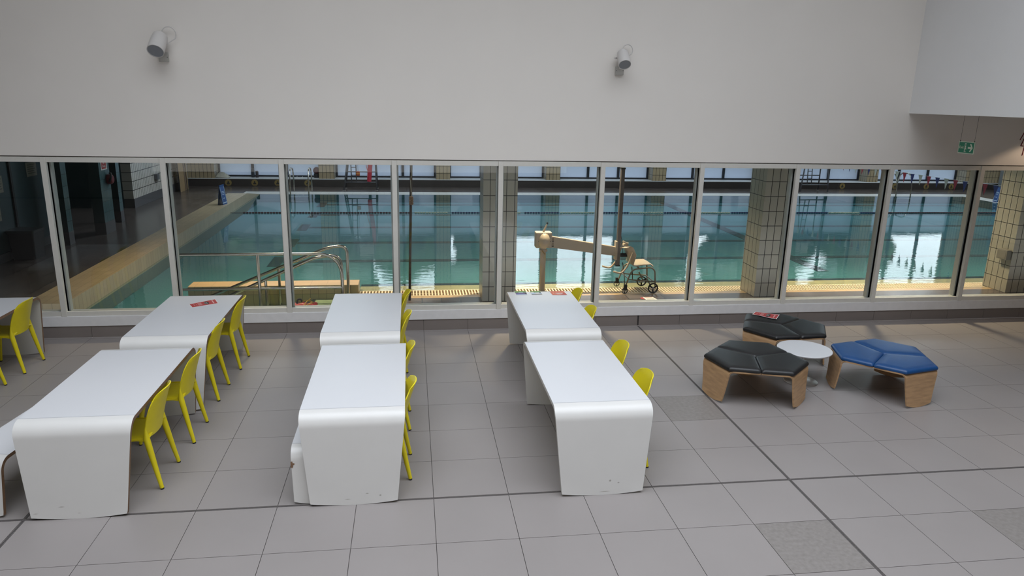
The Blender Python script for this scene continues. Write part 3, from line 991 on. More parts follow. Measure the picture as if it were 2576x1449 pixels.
def leaflet(name, corners, z, label, group, kind, curl=0.0):
    """corners: far-left, far-right, near-right, near-left in world x, y."""
    A, B, C_, D = [Vector((p[0], p[1])) for p in corners]
    cen = (A + B + C_ + D) / 4
    root = empty(name, (cen.x, cen.y, z)); tag(root, label, 'leaflet', group)

    def P(u, v, dz=0.0):
        p = (A * (1 - u) + B * u) * (1 - v) + (D * (1 - u) + C_ * u) * v - cen
        return (p.x, p.y, .0012 + dz + curl * sin(pi * u * 1.5) ** 2 * .5 + curl * u)

    def patch(mb, u0, u1, v0, v1, dz, m, nn=8):
        for k in range(nn):
            a, c = u0 + (u1 - u0) * k / nn, u0 + (u1 - u0) * (k + 1) / nn
            mb.poly([P(a, v1, dz), P(c, v1, dz), P(c, v0, dz), P(a, v0, dz)], m)
    mb = MB(); G = [[P(u / 10, v / 2) for v in (2, 1, 0)] for u in range(11)]
    mb.sheet(G, .001, PAPER); mb.build('sheet', root)
    if kind == 'red':
        mb = MB(); patch(mb, .025, .975, .05, .95, .0005, RED, 12); mb.build('print', root)
        mb = MB()
        pts = [P(.60 + .085 * cos(q), .5 + .36 * sin(q), .0010) for q in [2 * pi * k / 28 for k in range(28)]]
        mb.poly(pts, DARK); mb.build('round_emblem', root)
        mb = MB()
        for cu in (.56, .60, .64):
            for q in range(6):
                a0, a1 = radians(100 + 160 * q / 6), radians(100 + 160 * (q + 1) / 6)
                mb.poly([P(cu + .028 * cos(a0), .5 + .22 * sin(a0), .0014), P(cu + .028 * cos(a1), .5 + .22 * sin(a1), .0014),
                         P(cu + .020 * cos(a1), .5 + .17 * sin(a1), .0014), P(cu + .020 * cos(a0), .5 + .17 * sin(a0), .0014)], PAPER)
        pk = mat('pale_print', (.72, .42, .40), .6)
        for uu, v0, v1 in ((.14, .35, .68), (.235, .42, .6), (.30, .2, .8), (.335, .2, .8), (.37, .2, .8), (.405, .2, .8), (.845, .15, .85)):
            wd = .022 if uu > .8 else .008
            mb.poly([P(uu - wd, v1, .0012), P(uu + wd, v1, .0012), P(uu + wd, v0, .0012), P(uu - wd, v0, .0012)], pk)
        mb.build('print_lines', root)
    elif kind == 'photo_a':
        gr = mat('print_green', (.10, .26, .05), .5); pu = mat('print_purple', (.10, .07, .24), .5); bl = mat('print_pale_blue', (.42, .55, .72), .5)
        mb = MB(); patch(mb, .02, .98, .03, .40, .0005, gr); patch(mb, .02, .98, .40, .82, .0005, pu); patch(mb, .02, .98, .82, .97, .0005, bl)
        patch(mb, .3, .7, .36, .5, .0009, bl, 3); patch(mb, .80, .95, .60, .80, .0009, DARK, 2); mb.build('print', root)
    elif kind == 'photo_b':
        gr = mat('print_green', (.10, .26, .05), .5); bl = mat('print_pale_blue', (.42, .55, .72), .5); gy = mat('print_dark_grey', (.05, .055, .07), .5)
        mb = MB(); patch(mb, .02, .98, .03, .42, .0005, gr); patch(mb, .02, .98, .42, .80, .0005, bl); patch(mb, .02, .98, .80, .97, .0005, gy)
        patch(mb, .05, .3, .3, .5, .0009, PAPER, 3); patch(mb, .4, .8, .55, .78, .0009, PAPER, 3); patch(mb, .8, .96, .3, .6, .0009, gy, 2); mb.build('print', root)
    elif kind == 'orange':
        orr = mat('print_orange_red', (.55, .09, .045), .5)
        mb = MB(); patch(mb, .02, .98, .03, .97, .0005, orr); patch(mb, .6, .98, .55, .97, .0009, RED); patch(mb, .3, .8, .50, .60, .0012, PAPER, 4)
        patch(mb, .38, .72, .68, .74, .0012, PAPER, 4); patch(mb, .12, .24, .42, .62, .0012, mat('print_peach', (.75, .35, .2), .5), 2); mb.build('print', root)
    return root


leaflet('red_leaflet', ((-2.665, -1.035), (-2.425, -.825), (-2.345, -1.015), (-2.59, -1.175)), .741,
        'red leaflet with a round black emblem lying on the brown-edged table', 'red leaflets', 'red')
leaflet('red_leaflet', ((4.305, -.765), (4.555, -.935), (4.415, -1.125), (4.215, -.865)), .4375,
        'slightly curled red leaflet with a round emblem on the black stool', 'red leaflets', 'red', curl=.006)
leaflet('photo_leaflet', ((1.115, -.67), (1.265, -.665), (1.262, -.855), (1.12, -.865)), .741,
        'green and purple leaflet on the white table, first in the row of three', 'leaflets on the white table', 'photo_a')
leaflet('photo_leaflet', ((1.315, -.68), (1.447, -.673), (1.45, -.845), (1.312, -.855)), .741,
        'green and pale grey leaflet on the white table, middle of the row of three', 'leaflets on the white table', 'photo_b')
leaflet('photo_leaflet', ((1.56, -.70), (1.745, -.69), (1.755, -.895), (1.565, -.89)), .741,
        'orange-red leaflet on the white table, beside the yellow chair', 'leaflets on the white table', 'orange')


# ------------------------------------------------------------------ wall spotlights
def wall_lamp(x, z, direction, label, side, k_=1.0):
    root = empty('wall_spotlight', (x, YW - .004, z)); tag(root, label, 'lamp', 'spotlights on the upper wall')
    mb = MB(); mb.box(-.056, .056, -.030, 0, -.054, .054, mat('grey_plate', (.44, .43, .40), .5), bev=.006)
    mb.build('wall_plate', root)
    for s in (-.045, .045):
        mb = MB(); mb.tube([(s, -.033, 0), (s, -.029, 0)], .005, DARK, 8); mb.build('screw', root)
    mb = MB(); mb.box(-.012, .012, -.05, -.018, .02, .155, LAMP_WHITE, bev=.003)
    mb.tube([(0, -.034, .145), (side * .06, -.055, .155), (side * .085, -.085, .15)], .012, LAMP_WHITE, 8)
    mb.build('bracket', root)
    d = Vector(direction).normalized()
    q = d.to_track_quat('-Z', 'Y')
    c = Vector((0, -.175, .145))
    M = Matrix.Translation(c) @ q.to_matrix().to_4x4() @ Matrix.Scale(k_, 4)
    mb = MB()
    mb.lathe([(0, .150), (.03, .148), (.062, .138), (.082, .112), (.088, .07), (.091, 0), (.093, -.115), (.093, -.135), (.087, -.135), (.085, -.122)], LAMP_WHITE, 32, M)
    mb.build('lamp_shell', root)
    mb = MB(); mb.lathe([(.087, -.128), (0, -.1285)], LAMP_LENS, 32, M); mb.build('lens', root)
    p0 = M @ Vector((.02, 0, .135))
    e = Vector((.088 if side > 0 else .062, -.05, .165))
    mid = (p0 + e) / 2 + Vector((.055, .01, .055)); rx_ = (p0 - e).length * .62
    pts = []
    for k in range(19):
        a = radians(205 - 255 * k / 18)
        pts.append(mid + Vector((rx_ * 1.0 * cos(a), 0, rx_ * 1.05 * sin(a))))
    pts = [p0] + pts[1:-1] + [e]
    mb = MB(); mb.tube(pts, .0055, LAMP_WHITE, 8); mb.build('cable', root)
    return root


wall_lamp(-3.02, 3.465, (-.05, -.72, -.69), 'white wall spotlight aimed down towards the changing area, cable looped over it', 1)
o = wall_lamp(2.53, 3.45, (-.015, -.70, -.71), 'white wall spotlight high on the blank wall above the pool lift', -1, .84)

# ------------------------------------------------------------------ exit sign on wires
ex = empty('exit_sign', (7.0, -.685, 2.585)); tag(ex, 'small green hanging exit sign on two thin wires', 'sign')
mb = MB(); mb.box(-.004, .004, -.142, .142, -.078, .078, mat('sign_border', (.55, .60, .50), .4)); mb.build('panel', ex)
mb = MB(); mb.box(-.0052, -.004, -.130, .130, -.066, .066, GREEN_SIGN); mb.build('green_field', ex)
M = Matrix(((0, 0, -1, -.0056), (-1, 0, 0, .082), (0, 1, 0, .0), (0, 0, 0, 1)))
SIGNW = mat('sign_pale', (.62, .68, .58), .5)
t_ = text_part('Exit', .050, SIGNW, M, 'lettering', ex)
mb = MB()
X = -.0058
def yz(pts, m=SIGNW):
    mb.poly([(X, y, z) for y, z in pts], m)
# running figure in a doorway, lying as on the photo: y decreases to the right
yz([(.030, .055), (.002, .055), (.002, .046), (.030, .046)]); yz([(.030, .055), (.025, .055), (.025, -.055), (.030, -.055)])
yz([(.018, .040), (.006, .040), (.006, .028), (.018, .028)])
yz([(.022, .024), (.004, .020), (.000, .002), (.012, -.002), (.020, .006)])
yz([(.012, 0), (.002, -.012), (-.008, -.012), (-.008, -.020), (.006, -.022), (.018, -.006)])
yz([(.020, .002), (.022, -.025), (.014, -.050), (.006, -.050), (.012, -.026), (.010, -.002)])
yz([(.024, -.048), (-.004, -.048), (-.004, -.056), (.024, -.056)])
# arrow
yz([(-.030, .012), (-.088, .012), (-.088, -.012), (-.030, -.012)])
yz([(-.060, .050), (-.082, .050), (-.116, 0), (-.090, 0)])
yz([(-.060, -.050), (-.090, 0), (-.116, 0), (-.082, -.050)])
mb.build('pictogram', ex, recalc=False)
for y in (.125, -.122):
    mb = MB(); mb.tube([(0, y, .078), (0, y, .41)], .0016, DARK, 6, smooth=False); mb.tube([(0, y, .070), (0, y, .088)], .006, DARK, 8); mb.build('wire', ex)

# red outline figure on the wall
lw = empty('woman_pictogram', (8.63, YW - .006, 2.66)); tag(lw, 'dark red outline of a standing woman on the wall beside the exit sign', 'sign')
mb = MB()
MR = mat('maroon_sign', (.16, .01, .02), .5)
def seg(p, q, w=.012):
    p, q = Vector(p), Vector(q); d = (q - p).normalized(); n = Vector((-d.y, d.x)) * w / 2
    mb.prism([(0, 0)] * 0 or [], 0, 0, MR) if False else None
    a = [p + n - d * w / 3, q + n + d * w / 3, q - n + d * w / 3, p - n - d * w / 3]
    f0 = [mb.bm.verts.new((v.x, -.004, v.y)) for v in a]; f1 = [mb.bm.verts.new((v.x, 0, v.y)) for v in a]
    mi = mb.mi(MR); mb.bm.faces.new(f0).material_index = mi; mb.bm.faces.new(f1[::-1]).material_index = mi
    for k in range(4):
        mb.bm.faces.new((f0[k], f1[k], f1[(k + 1) % 4], f0[(k + 1) % 4])).material_index = mi
for s in (-1, 1):
    seg((s * .10, .145), (s * .165, .00)); seg((s * .10, .145), (s * .05, .165))
    seg((s * .075, .115), (s * .135, -.085)); seg((s * .135, -.085), (s * .095, -.088))
    seg((s * .075, -.09), (s * .085, -.215)); seg((s * .025, -.09), (s * .03, -.215))
for k in range(20):
    a0, a1 = 2 * pi * k / 20, 2 * pi * (k + 1) / 20
    seg((.045 * cos(a0), .215 + .045 * sin(a0)), (.045 * cos(a1), .215 + .045 * sin(a1)))
mb.build('outline', lw)

# ================================================================== THINGS IN THE POOL HALL
# handrails of the stepped recess
hr = empty('guard_rail', (-1.2, 1.5, 0)); tag(hr, 'long steel guard rail with a lower bar along the stepped recess', 'railing')
T = lambda pts: [(p[0] + 1.2, p[1] - 1.5, p[2]) for p in pts]
mb = MB(); mb.tube(T(bend([(-1.19, 1.5, 0), (-1.19, 1.5, .775), (-3.56, 1.5, .775), (-3.60, 1.5, -.2)], {1: .42, 2: .10}, 10)), .024, CHROME, 12); mb.build('top_rail', hr)
mb = MB(); mb.tube(T([(-1.19, 1.5, .25), (-3.585, 1.5, .25)]), .021, CHROME, 12); mb.build('lower_bar', hr)
mb = MB(); mb.tube(T([(-2.40, 1.5, -.18), (-2.40, 1.5, .775)]), .024, CHROME, 12); mb.build('post', hr)
mb = MB(); mb.lathe([(0, 0), (.05, 0), (.05, .008), (0, .010)], CHROME, 16); mb.build('foot_plate', hr)
sr = empty('sloping_handrail', (-1.15, 2.0, 0)); tag(sr, 'sloping steel handrail by the block wall, descending into the recess', 'railing', 'handrails of the steps')
mb = MB(); mb.tube(bend([(0, 0, 0), (0, 0, .80), (-.28, 0, .775), (-2.3, 0, -.08)], {1: .2, 2: .12}, 8), .024, CHROME, 12); mb.build('rail', sr)
mb = MB(); mb.tube([(-1.05, 0, -.14), (-1.05, 0, .45)], .021, CHROME, 12); mb.build('post', sr)
mb = MB(); mb.lathe([(0, 0), (.05, 0), (.05, .008), (0, .010)], CHROME, 16); mb.build('foot_plate', sr)
s2 = empty('sloping_handrail', (-1.20, 1.56, 0)); tag(s2, 'sloping steel handrail rising right beside the long guard rail', 'railing', 'handrails of the steps')
mb = MB(); mb.tube(bend([(0, 0, 0), (0, 0, .76), (-.40, 0, .70), (-1.9, 0, .02)], {1: .36, 2: .05}, 10), .024, CHROME, 12); mb.build('rail', s2)
mb = MB(); mb.tube([(-1.12, 0, -.18), (-1.12, 0, .37)], .021, CHROME, 12); mb.build('post', s2)

# red bag with a yellow cord
bg_ = empty('rescue_bag', (-1.73, 1.36, -.10)); tag(bg_, 'red bag tied with yellow cord lying in the shallow recess water', 'bag')
mb = MB()
G = []
for i in range(13):
    a = 2 * pi * i / 12
    G.append([(-.17 + .34 * j / 8, (.075 + .01 * sin(j * 2.1)) * cos(a), .085 + (.08 + .012 * sin(j * 1.7 + i)) * sin(a)) for j in range(9)])
rings = []
for j in range(9):
    rings.append([mb.bm.verts.new(G[i][j]) for i in range(12)])
mi = mb.mi(mat('red_nylon', (.40, .012, .02), .5, var=.15, vscale=30))
for r0, r1 in zip(rings, rings[1:]):
    for q in range(12):
        f = mb.bm.faces.new((r0[q], r0[(q + 1) % 12], r1[(q + 1) % 12], r1[q])); f.material_index = mi; f.smooth = True
mb.bm.faces.new(rings[0]).material_index = mi; mb.bm.faces.new(rings[-1][::-1]).material_index = mi
mb.build('body', bg_)
cordm = mat('yellow_cord', (.60, .38, .05), .6)
for k, pts in enumerate((((-.16, -.05, .14), (-.07, -.09, .06), (-.02, -.085, .13), (.02, -.02, .185), (.07, .05, .21)), ((-.10, -.09, .02), (-.05, -.09, .10), (.03, -.08, .15), (.10, -.05, .175)), ((.12, -.03, .17), (.06, .02, .19), (-.02, .03, .19), (-.07, -.02, .16)))):
    mb = MB(); mb.tube(bend(pts, .04), .007, cordm, 8); mb.build('cord', bg_)
mb = MB(); mb.tube(bend([(-.12, -.02, .16), (-.11, 0, .22), (-.06, .01, .22), (-.05, 0, .17)], .03), .012, RUBBER, 8); mb.build('handle', bg_)

# dark pole with cords
pl = empty('dark_pole', (-.19, 1.62, 0)); tag(pl, 'tall thin dark pole with bundled cord standing on the near poolside', 'pole')
mb = MB(); mb.tube([(0, 0, 0), (.055, -.01, 2.2), (.10, -.02, 4.5)], .021, mat('dark_bronze', (.055, .035, .028), .4, .3), 10); mb.build('pole', pl)
mb = MB()
rp = []
for k in range(40):
    t = k / 39
    rp.append((.045 + .030 * sin(k * 2.4), -.03 + .028 * cos(k * 2.4), 1.50 + .12 * t))
mb.tube(rp, .008, mat('tan_cord', (.35, .24, .16), .8), 6); mb.build('cord_knot', pl)
mb = MB(); mb.tube([(.05, -.03, 1.62), (.04, -.035, 1.85), (.06, -.03, 2.0), (.03, -.03, 2.2)], .009, mat('pale_cord', (.5, .48, .42), .8), 6); mb.build('cord', pl)


# pool lift
lf = empty('pool_lift', (1.97, 2.03, 0)); tag(lf, 'cream pool lift with a hub box, horizontal arm and tall grey mast', 'pool lift')
mb = MB(); mb.tube([(0, 0, 0), (0, 0, .74)], .047, LIFT, 20, radii=[.047, .047]); mb.build('post', lf)
mb = MB(); mb.lathe([(0, 0), (.08, 0), (.08, .012), (.05, .02)], LIFT, 20); mb.build('base_flange', lf)
mb = MB(); mb.box(-.135, .125, -.09, .10, .745, 1.0, LIFT, bev=.018); mb.build('hub_box', lf)
mb = MB()
M = Matrix.Translation((0, -.088, .865)) @ Matrix.Rotation(radians(90), 4, 'X')
mb.lathe([(.098, 0), (.092, .015), (.065, .045), (.045, .065), (.022, .075), (0, .076)], LIFT, 28, M)
for v in mb.bm.verts:
    dz = v.co.z - .865
    v.co.z += dz * .28
mb.build('gear_cover', lf)
for k, (x, z) in enumerate(((0, .985), (-.075, .93), (.078, .93), (-.095, .86), (.10, .86), (0, .765))):
    mb = MB(); M2 = Matrix.Translation((x, -.092, z)) @ Matrix.Rotation(radians(90), 4, 'X'); mb.lathe([(.006, 0), (.006, .006), (0, .007)], DARK, 8, M2); mb.build('bolt', lf)
mb = MB(); mb.tube([(-.01, 0, .99), (.05, -.01, 1.13)], .013, LIFT, 10, radii=[.016, .011]); mb.build('crank_lever', lf)
mb = MB(); mb.tube([(.05, -.01, 1.125), (.055, -.01, 1.155)], .014, RUBBER, 10); mb.build('lever_grip', lf)
mb = MB(); mb.tube([(-.07, -.03, .70), (.06, -.03, .70)], .022, LIFT, 10); mb.tube([(-.03, -.055, .705), (.02, -.06, .64)], .009, mat('brass', (.45, .30, .10), .3, .8), 8); mb.build('clamp', lf)
mb = MB()
a = [mb.bm.verts.new(p) for p in ((.12, -.035, .93), (.12, -.035, .745), (1.21, -.035, .595), (1.21, -.035, .745))]
c_ = [mb.bm.verts.new((v.co.x, .045, v.co.z)) for v in a]
mi = mb.mi(LIFT)
mb.bm.faces.new(a).material_index = mi; mb.bm.faces.new(c_[::-1]).material_index = mi
for k in range(4): mb.bm.faces.new((a[k], c_[k], c_[(k + 1) % 4], a[(k + 1) % 4])).material_index = mi
bmesh.ops.bevel(mb.bm, geom=list(mb.bm.edges), offset=.008, segments=2, affect='EDGES')
mb.build('arm', lf)
mb = MB(); mb.box(1.20, 1.235, -.05, .06, .53, .84, LIFT, bev=.006); mb.build('mast_bracket', lf)
mb = MB()
mb.box(1.225, 1.285, -.04, .04, .44, 2.02, LIFT_DK, bev=.006); mb.build('mast', lf)
mb = MB(); mb.box(1.218, 1.292, -.046, .046, 2.015, 2.04, RUBBER, bev=.004); mb.build('end_cap', lf)
mb = MB(); mb.box(1.218, 1.292, -.046, .046, .425, .447, RUBBER, bev=.004); mb.build('end_cap', lf)
for z0 in (.885, .80):
    mb = MB(); mb.box(.128, .165, -.0375, -.0345, z0 - .03, z0 + .03, mat('lift_label', (.30, .24, .17), .5)); mb.box(.128, .165, -.038, -.0345, z0 - .04, z0 - .030, DARK); mb.build('label_plate', lf)

# wheeled chair hung on the lift's mast
wc = empty('lift_chair', (3.55, 2.05, 0)); tag(wc, 'cream moulded chair on a wheeled tube frame at the pool lift mast', 'wheelchair')
prof = [(.285, .455), (.24, .468), (.12, .462), (0, .440), (-.06, .462), (-.09, .52), (-.115, .60), (-.15, .70), (-.175, .745), (-.215, .755), (-.25, .735)]
G = []
for i, (x, z) in enumerate(prof):
    row = []
    hw = .205 if i < 5 else .205 - .008 * (i - 4)
    for j in range(11):
        t = -1 + 2 * j / 10
        lift_ = .035 * t ** 4 * (1 if 1 <= i <= 6 else .4)
        row.append((x - .055 + (.11 * t ** 4 * min(1, (i - 4) / 2) if i > 4 else 0), t * hw, z + lift_ - (.03 * t ** 6 if i < 5 else 0)))
    G.append(row)
mb = MB(); mb.sheet(G, .014, LIFT); mb.build('seat_shell', wc)
for s in (-1, 1):
    y = s * .215
    mb = MB()
    mb.tube(bend([(-.215, y, .14), (-.13, y, .405), (.20, y, .435), (.265, y, .38), (.285, y, .12)], {1: .10, 2: .06, 3: .06}, 6), .0125, TUBE, 10)
    mb.build('side_frame', wc)
    mb = MB(); mb.tube([(-.19, y, .235), (.28, y, .195)], .011, TUBE, 10); mb.build('side_bar', wc)
    mb = MB(); mb.tube(bend([(-.01 + .14, y, .26), (.22, y, .10), (.24, y + s * .02, .095)], .03), .010, TUBE, 8); mb.build('axle_stay', wc)
for nm, a, c in (('cross_bar', (.0, -.215, .42), (.0, .215, .42)), ('cross_bar', (.25, -.215, .20), (.25, .215, .20)), ('cross_bar', (-.18, -.215, .25), (-.18, .215, .25))):
    mb = MB(); mb.tube([a, c], .011, TUBE, 10); mb.build(nm, wc)


def wheel(x, y, z, r, parent, fork=False):
    M = Matrix.Translation((x, y, z)) @ Matrix.Rotation(radians(90), 4, 'X')
    w = r * .17
    mb = MB(); mb.lathe([(r * .80, -w), (r * .96, -w), (r, -w * .4), (r, w * .4), (r * .96, w), (r * .80, w), (r * .76, 0), (r * .80, -w)], RUBBER, 28, M)
    t_ = mb.build('wheel', parent)
    mb = MB(); mb.lathe([(0, -w * 1.2), (r * .24, -w * 1.2), (r * .24, w * 1.2), (0, w * 1.2)], STEEL, 14, M)
    for k in range(3):
        a = 2 * pi * k / 3 + .5
        ca, sa_ = cos(a), sin(a)
        pts = [M @ Vector((r * .15 * ca - r * .16 * sa_, r * .15 * sa_ + r * .16 * ca, 0)), M @ Vector((r * .15 * ca + r * .16 * sa_, r * .15 * sa_ - r * .16 * ca, 0)),
               M @ Vector((r * .80 * ca + r * .12 * sa_, r * .80 * sa_ - r * .12 * ca, 0)), M @ Vector((r * .80 * ca - r * .12 * sa_, r * .80 * sa_ + r * .12 * ca, 0))]
        f0 = [mb.bm.verts.new(p + Vector((0, -w * .4, 0))) for p in pts]; f1 = [mb.bm.verts.new(p + Vector((0, w * .4, 0))) for p in pts]
        mi = mb.mi(RUBBER)
        mb.bm.faces.new(f0).material_index = mi; mb.bm.faces.new(f1[::-1]).material_index = mi
        for q in range(4): mb.bm.faces.new((f0[q], f1[q], f1[(q + 1) % 4], f0[(q + 1) % 4])).material_index = mi
    mb.build('spoked_hub', t_)
    return t_


wheel(.245, -.235, .088, .088, wc); wheel(.20, .245, .088, .088, wc)
for (x, y) in ((-.24, .24), (-.235, -.235)):
    wheel(x, y, .052, .052, wc)
    mb = MB(); mb.box(x - .02, x + .035, y - .02, y + .02, .06, .155, RUBBER, bev=.006); mb.build('caster_fork', wc)
for y, dx in ((-.20, .0), (.20, -.08)):
    mb = MB(); mb.tube(bend([(-.13 + dx, y, .68), (-.155 + dx, y, .60), (-.20 + dx, y, .46), (-.30 + dx, y, .33), (-.44 + dx, y, .37)], .06, 6), .0145, LIFT, 10); mb.build('armrest', wc)
mb = MB(); mb.tube(bend([(-.30, 0, .70), (-.245, 0, .84), (-.19, 0, .80), (-.15, 0, .80)], .03), .012, LIFT, 8); mb.build('hook', wc)
for (pts, w_) in ((((-.12, -.17, .44), (-.105, -.19, .30), (-.10, -.19, .22)), .02), (((-.26, -.1, .50), (-.235, -.18, .25), (-.235, -.2, .05)), .018), (((-.29, .0, .95), (-.25, .0, .80), (-.24, 0, .60)), .012)):
    mb = MB(); mb.tube(bend(pts, .05), w_, RUBBER, 8, flat=.3); mb.build('strap', wc)
mb = MB(); mb.tube([(-.27, 0, .60), (-.16, 0, .60)], .035, RUBBER, 12); mb.build('pivot', wc)

# notice on the deck
nt_ = empty('floor_notice', (3.62, 1.50, .001)); tag(nt_, 'white and red notice stuck on the deck beside the lift chair', 'notice')
mb = MB(); mb.prism([(-.06, -.075), (.13, -.09), (.10, .075), (-.07, .075)], 0, .0015, PAPER); mb.build('sheet', nt_)
mb = MB(); mb.prism([(-.13, .0), (-.07, -.05), (-.075, .065), (-.115, .06)], 0, .0015, RED); mb.prism([(-.04, .055), (.08, .055), (.08, .070), (-.04, .070)], .0015, .002, RED); mb.build('red_panel', nt_)
for k in range(3):
    mb = MB(); mb.prism([(-.04, -.06 + .03 * k), (.09, -.064 + .03 * k), (.088, -.052 + .03 * k), (-.04, -.048 + .03 * k)], .0015, .002, mat('print_grey', (.25, .25, .25), .6)); mb.build('print_line', nt_)

# grey box on the side of the pillar at the edge of the picture
gb = empty('pillar_box', (9.99, 1.62, .66)); tag(gb, 'grey box fixed low on the side of the tiled pillar', 'box')
mb = MB(); mb.box(-.09, 0, -.12, .10, -.085, .085, mat('grey_box_paint', (.22, .21, .18), .5), bev=.008); mb.build('casing', gb)
mb = MB(); mb.box(-.094, -.09, -.10, .08, -.065, .065, mat('grey_box_lid', (.19, .18, .155), .5), bev=.001); mb.build('lid', gb)

# lane rope
lr = empty('lane_rope', (PX0, 10.3, .012)); tag(lr, 'floating lane rope stretched along the pool in dark red, blue and white lengths', 'lane rope')
mb = MB(); mb.tube([(0, 0, 0), (PX1 - PX0, 0, 0)], .006, mat('rope_cable', (.10, .05, .05), .6), 6); mb.build('cable', lr)
FM, FB, FW = mat('float_maroon', (.055, .010, .018), .5), mat('float_blue', (.01, .02, .09), .5), mat('float_white', (.55, .55, .42), .5)
lens = [(.35, 4.72, FM)]
xx = 4.80; k = 0
while xx < 18.3:
    lens.append((xx, min(xx + .93, 18.5), (FW, FB)[k % 2])); xx += 1.0; k += 1
lens.append((18.6, 23.7, FM))
for x0, x1, m in lens:
    mb = MB(); x = x0
    while x < x1 - .03:
        M = Matrix.Translation((x, 0, 0)) @ Matrix.Rotation(radians(90), 4, 'Y')
        mb.lathe([(.008, -.032), (.022, -.026), (.024, 0), (.022, .026), (.008, .032)], m, 8, M); x += .075
    mb.build('float_length', lr)


# ladders at the far side
def ladder(x, label):
    r = empty('pool_ladder', (x, 14.1, 0)); tag(r, label, 'ladder', 'steel pool ladders')
    for s in (-.28, .28):
        mb = MB(); mb.tube(bend([(s, -.06, -.24), (s, -.04, .45), (s, .12, .80), (s, .62, .76), (s, .74, .45), (s, .74, 0)], {1: .2, 2: .25, 3: .22, 4: .1}, 6), .022, CHROME, 10); mb.build('handrail', r)
    for z in (-.06, -.2):
        mb = MB(); mb.box(-.27, .27, -.10, -.02, z - .015, z + .01, STEEL); mb.build('step', r)
    return r


ladder(-3.60, 'steel ladder rails on the far poolside, beside the kerbed end')
ladder(16.95, 'steel ladder rails on the far poolside, under the bunting end')


# lifeguard chairs
def guard_chair():
    r = empty('lifeguard_chair')
    TM = mat('guard_tube', (.13, .13, .14), .4, .5)
    for (x0, y0, x1, y1) in ((-.53, -.35, -.30, -.2), (.53, -.35, .53 - .05, -.2), (-.53, .3, -.30, .2), (.53, .3, .48, .2)):
        mb = MB(); mb.tube([(x0, y0, 0), (x1, y1, 1.72)], .024, TM, 8); mb.build('leg', r)
        mb = MB(); mb.lathe([(0, 0), (.045, 0), (.045, .012), (0, .014)], STEEL, 10); o = mb.build('foot_plate', r); o.location = (x0, y0, 0)
    for s in (-.28, -.12):
        mb = MB(); mb.tube([(s, -.33, .27), (s - .02, -.22, 1.72)], .017, TM, 8); mb.build('ladder_rail', r)
    mb = MB(); mb.tube([(-.50, -.33, .27), (.53, -.33, .27)], .018, TM, 8); mb.build('lower_bar', r)
    mb = MB(); mb.tube([(-.47, .27, .55), (.51, .27, .55)], .018, TM, 8); mb.build('rear_bar', r)
    for z in (.5, .75, 1.0, 1.25, 1.5):
        mb = MB(); mb.tube([(-.285, -.33 + z * .055, z), (-.125, -.33 + z * .055, z)], .012, TM, 6); mb.build('rung', r)
    mb = MB(); mb.box(-.34, .50, -.26, .24, 1.70, 1.74, TM, bev=.005); mb.build('platform', r)
    mb = MB(); mb.box(-.12, .36, -.18, .20, 1.86, 1.93, mat('seat_cream', (.45, .42, .36), .5), bev=.02); mb.build('seat', r)
    mb = MB(); mb.box(-.12, .36, .18, .23, 1.92, 2.35, mat('seat_cream', (.45, .42, .36), .5), bev=.02); mb.build('backrest', r)
    mb = MB(); mb.tube([(.12, 0, 1.74), (.12, 0, 1.87)], .04, TM, 10); mb.build('pedestal', r)
    for s in (-.16, .40):
        mb = MB(); mb.tube(bend([(s, .2, 1.92), (s, .2, 2.15), (s, -.18, 2.15), (s, -.18, 1.92)], .05), .015, TM, 8); mb.build('arm_bar', r)
    return r


gc = guard_chair(); gc.location = (-1.80, 15.45, 0)
tag(gc, 'high lifeguard chair with a red rescue tube, opposite the long handrail', 'lifeguard chair', 'lifeguard chairs on the far side')
g2 = copy_tree(gc); g2.location = (14.2, 15.45, 0)
tag(g2, 'high lifeguard chair without a rescue tube, near the bunting', 'lifeguard chair', 'lifeguard chairs on the far side')
rt_ = empty('rescue_tube', (-1.46, 15.10, .30)); tag(rt_, 'long red rescue tube hanging on the far lifeguard chair', 'rescue tube')
mb = MB(); mb.tube([(-.05, 0, 0), (-.01, 0, .5), (.06, .0, 1.0), (.07, .03, 1.44)], .075, MAROON if False else mat('rescue_red', (.42, .01, .03), .5), 12, radii=[.07, .075, .075, .05]); mb.build('body', rt_)
mb = MB(); mb.tube(bend([(-.05, -.02, .9), (-.14, -.04, .55), (-.07, -.05, .3), (-.10, -.04, .15)], .08), .012, mat('rescue_strap', (.5, .1, .1), .6), 6); mb.build('strap', rt_)
fl = empty('orange_float', (-1.86, 15.06, .55)); tag(fl, 'small orange rescue float hanging on a thin line by the lifeguard chair', 'float')
mb = MB(); mb.box(-.06, .06, -.03, .03, -.06, .09, mat('orange_float', (.30, .05, .01), .6), bev=.02)
mb.build('body', fl); mb = MB(); mb.box(-.062, .062, -.032, .032, .0, .02, mat('float_band', (.6, .3, .05), .6)); mb.build('band', fl)
mb = MB(); mb.tube([(0, 0, .08), (0, 0, 1.16)], .004, DARK, 6); mb.build('line', fl)

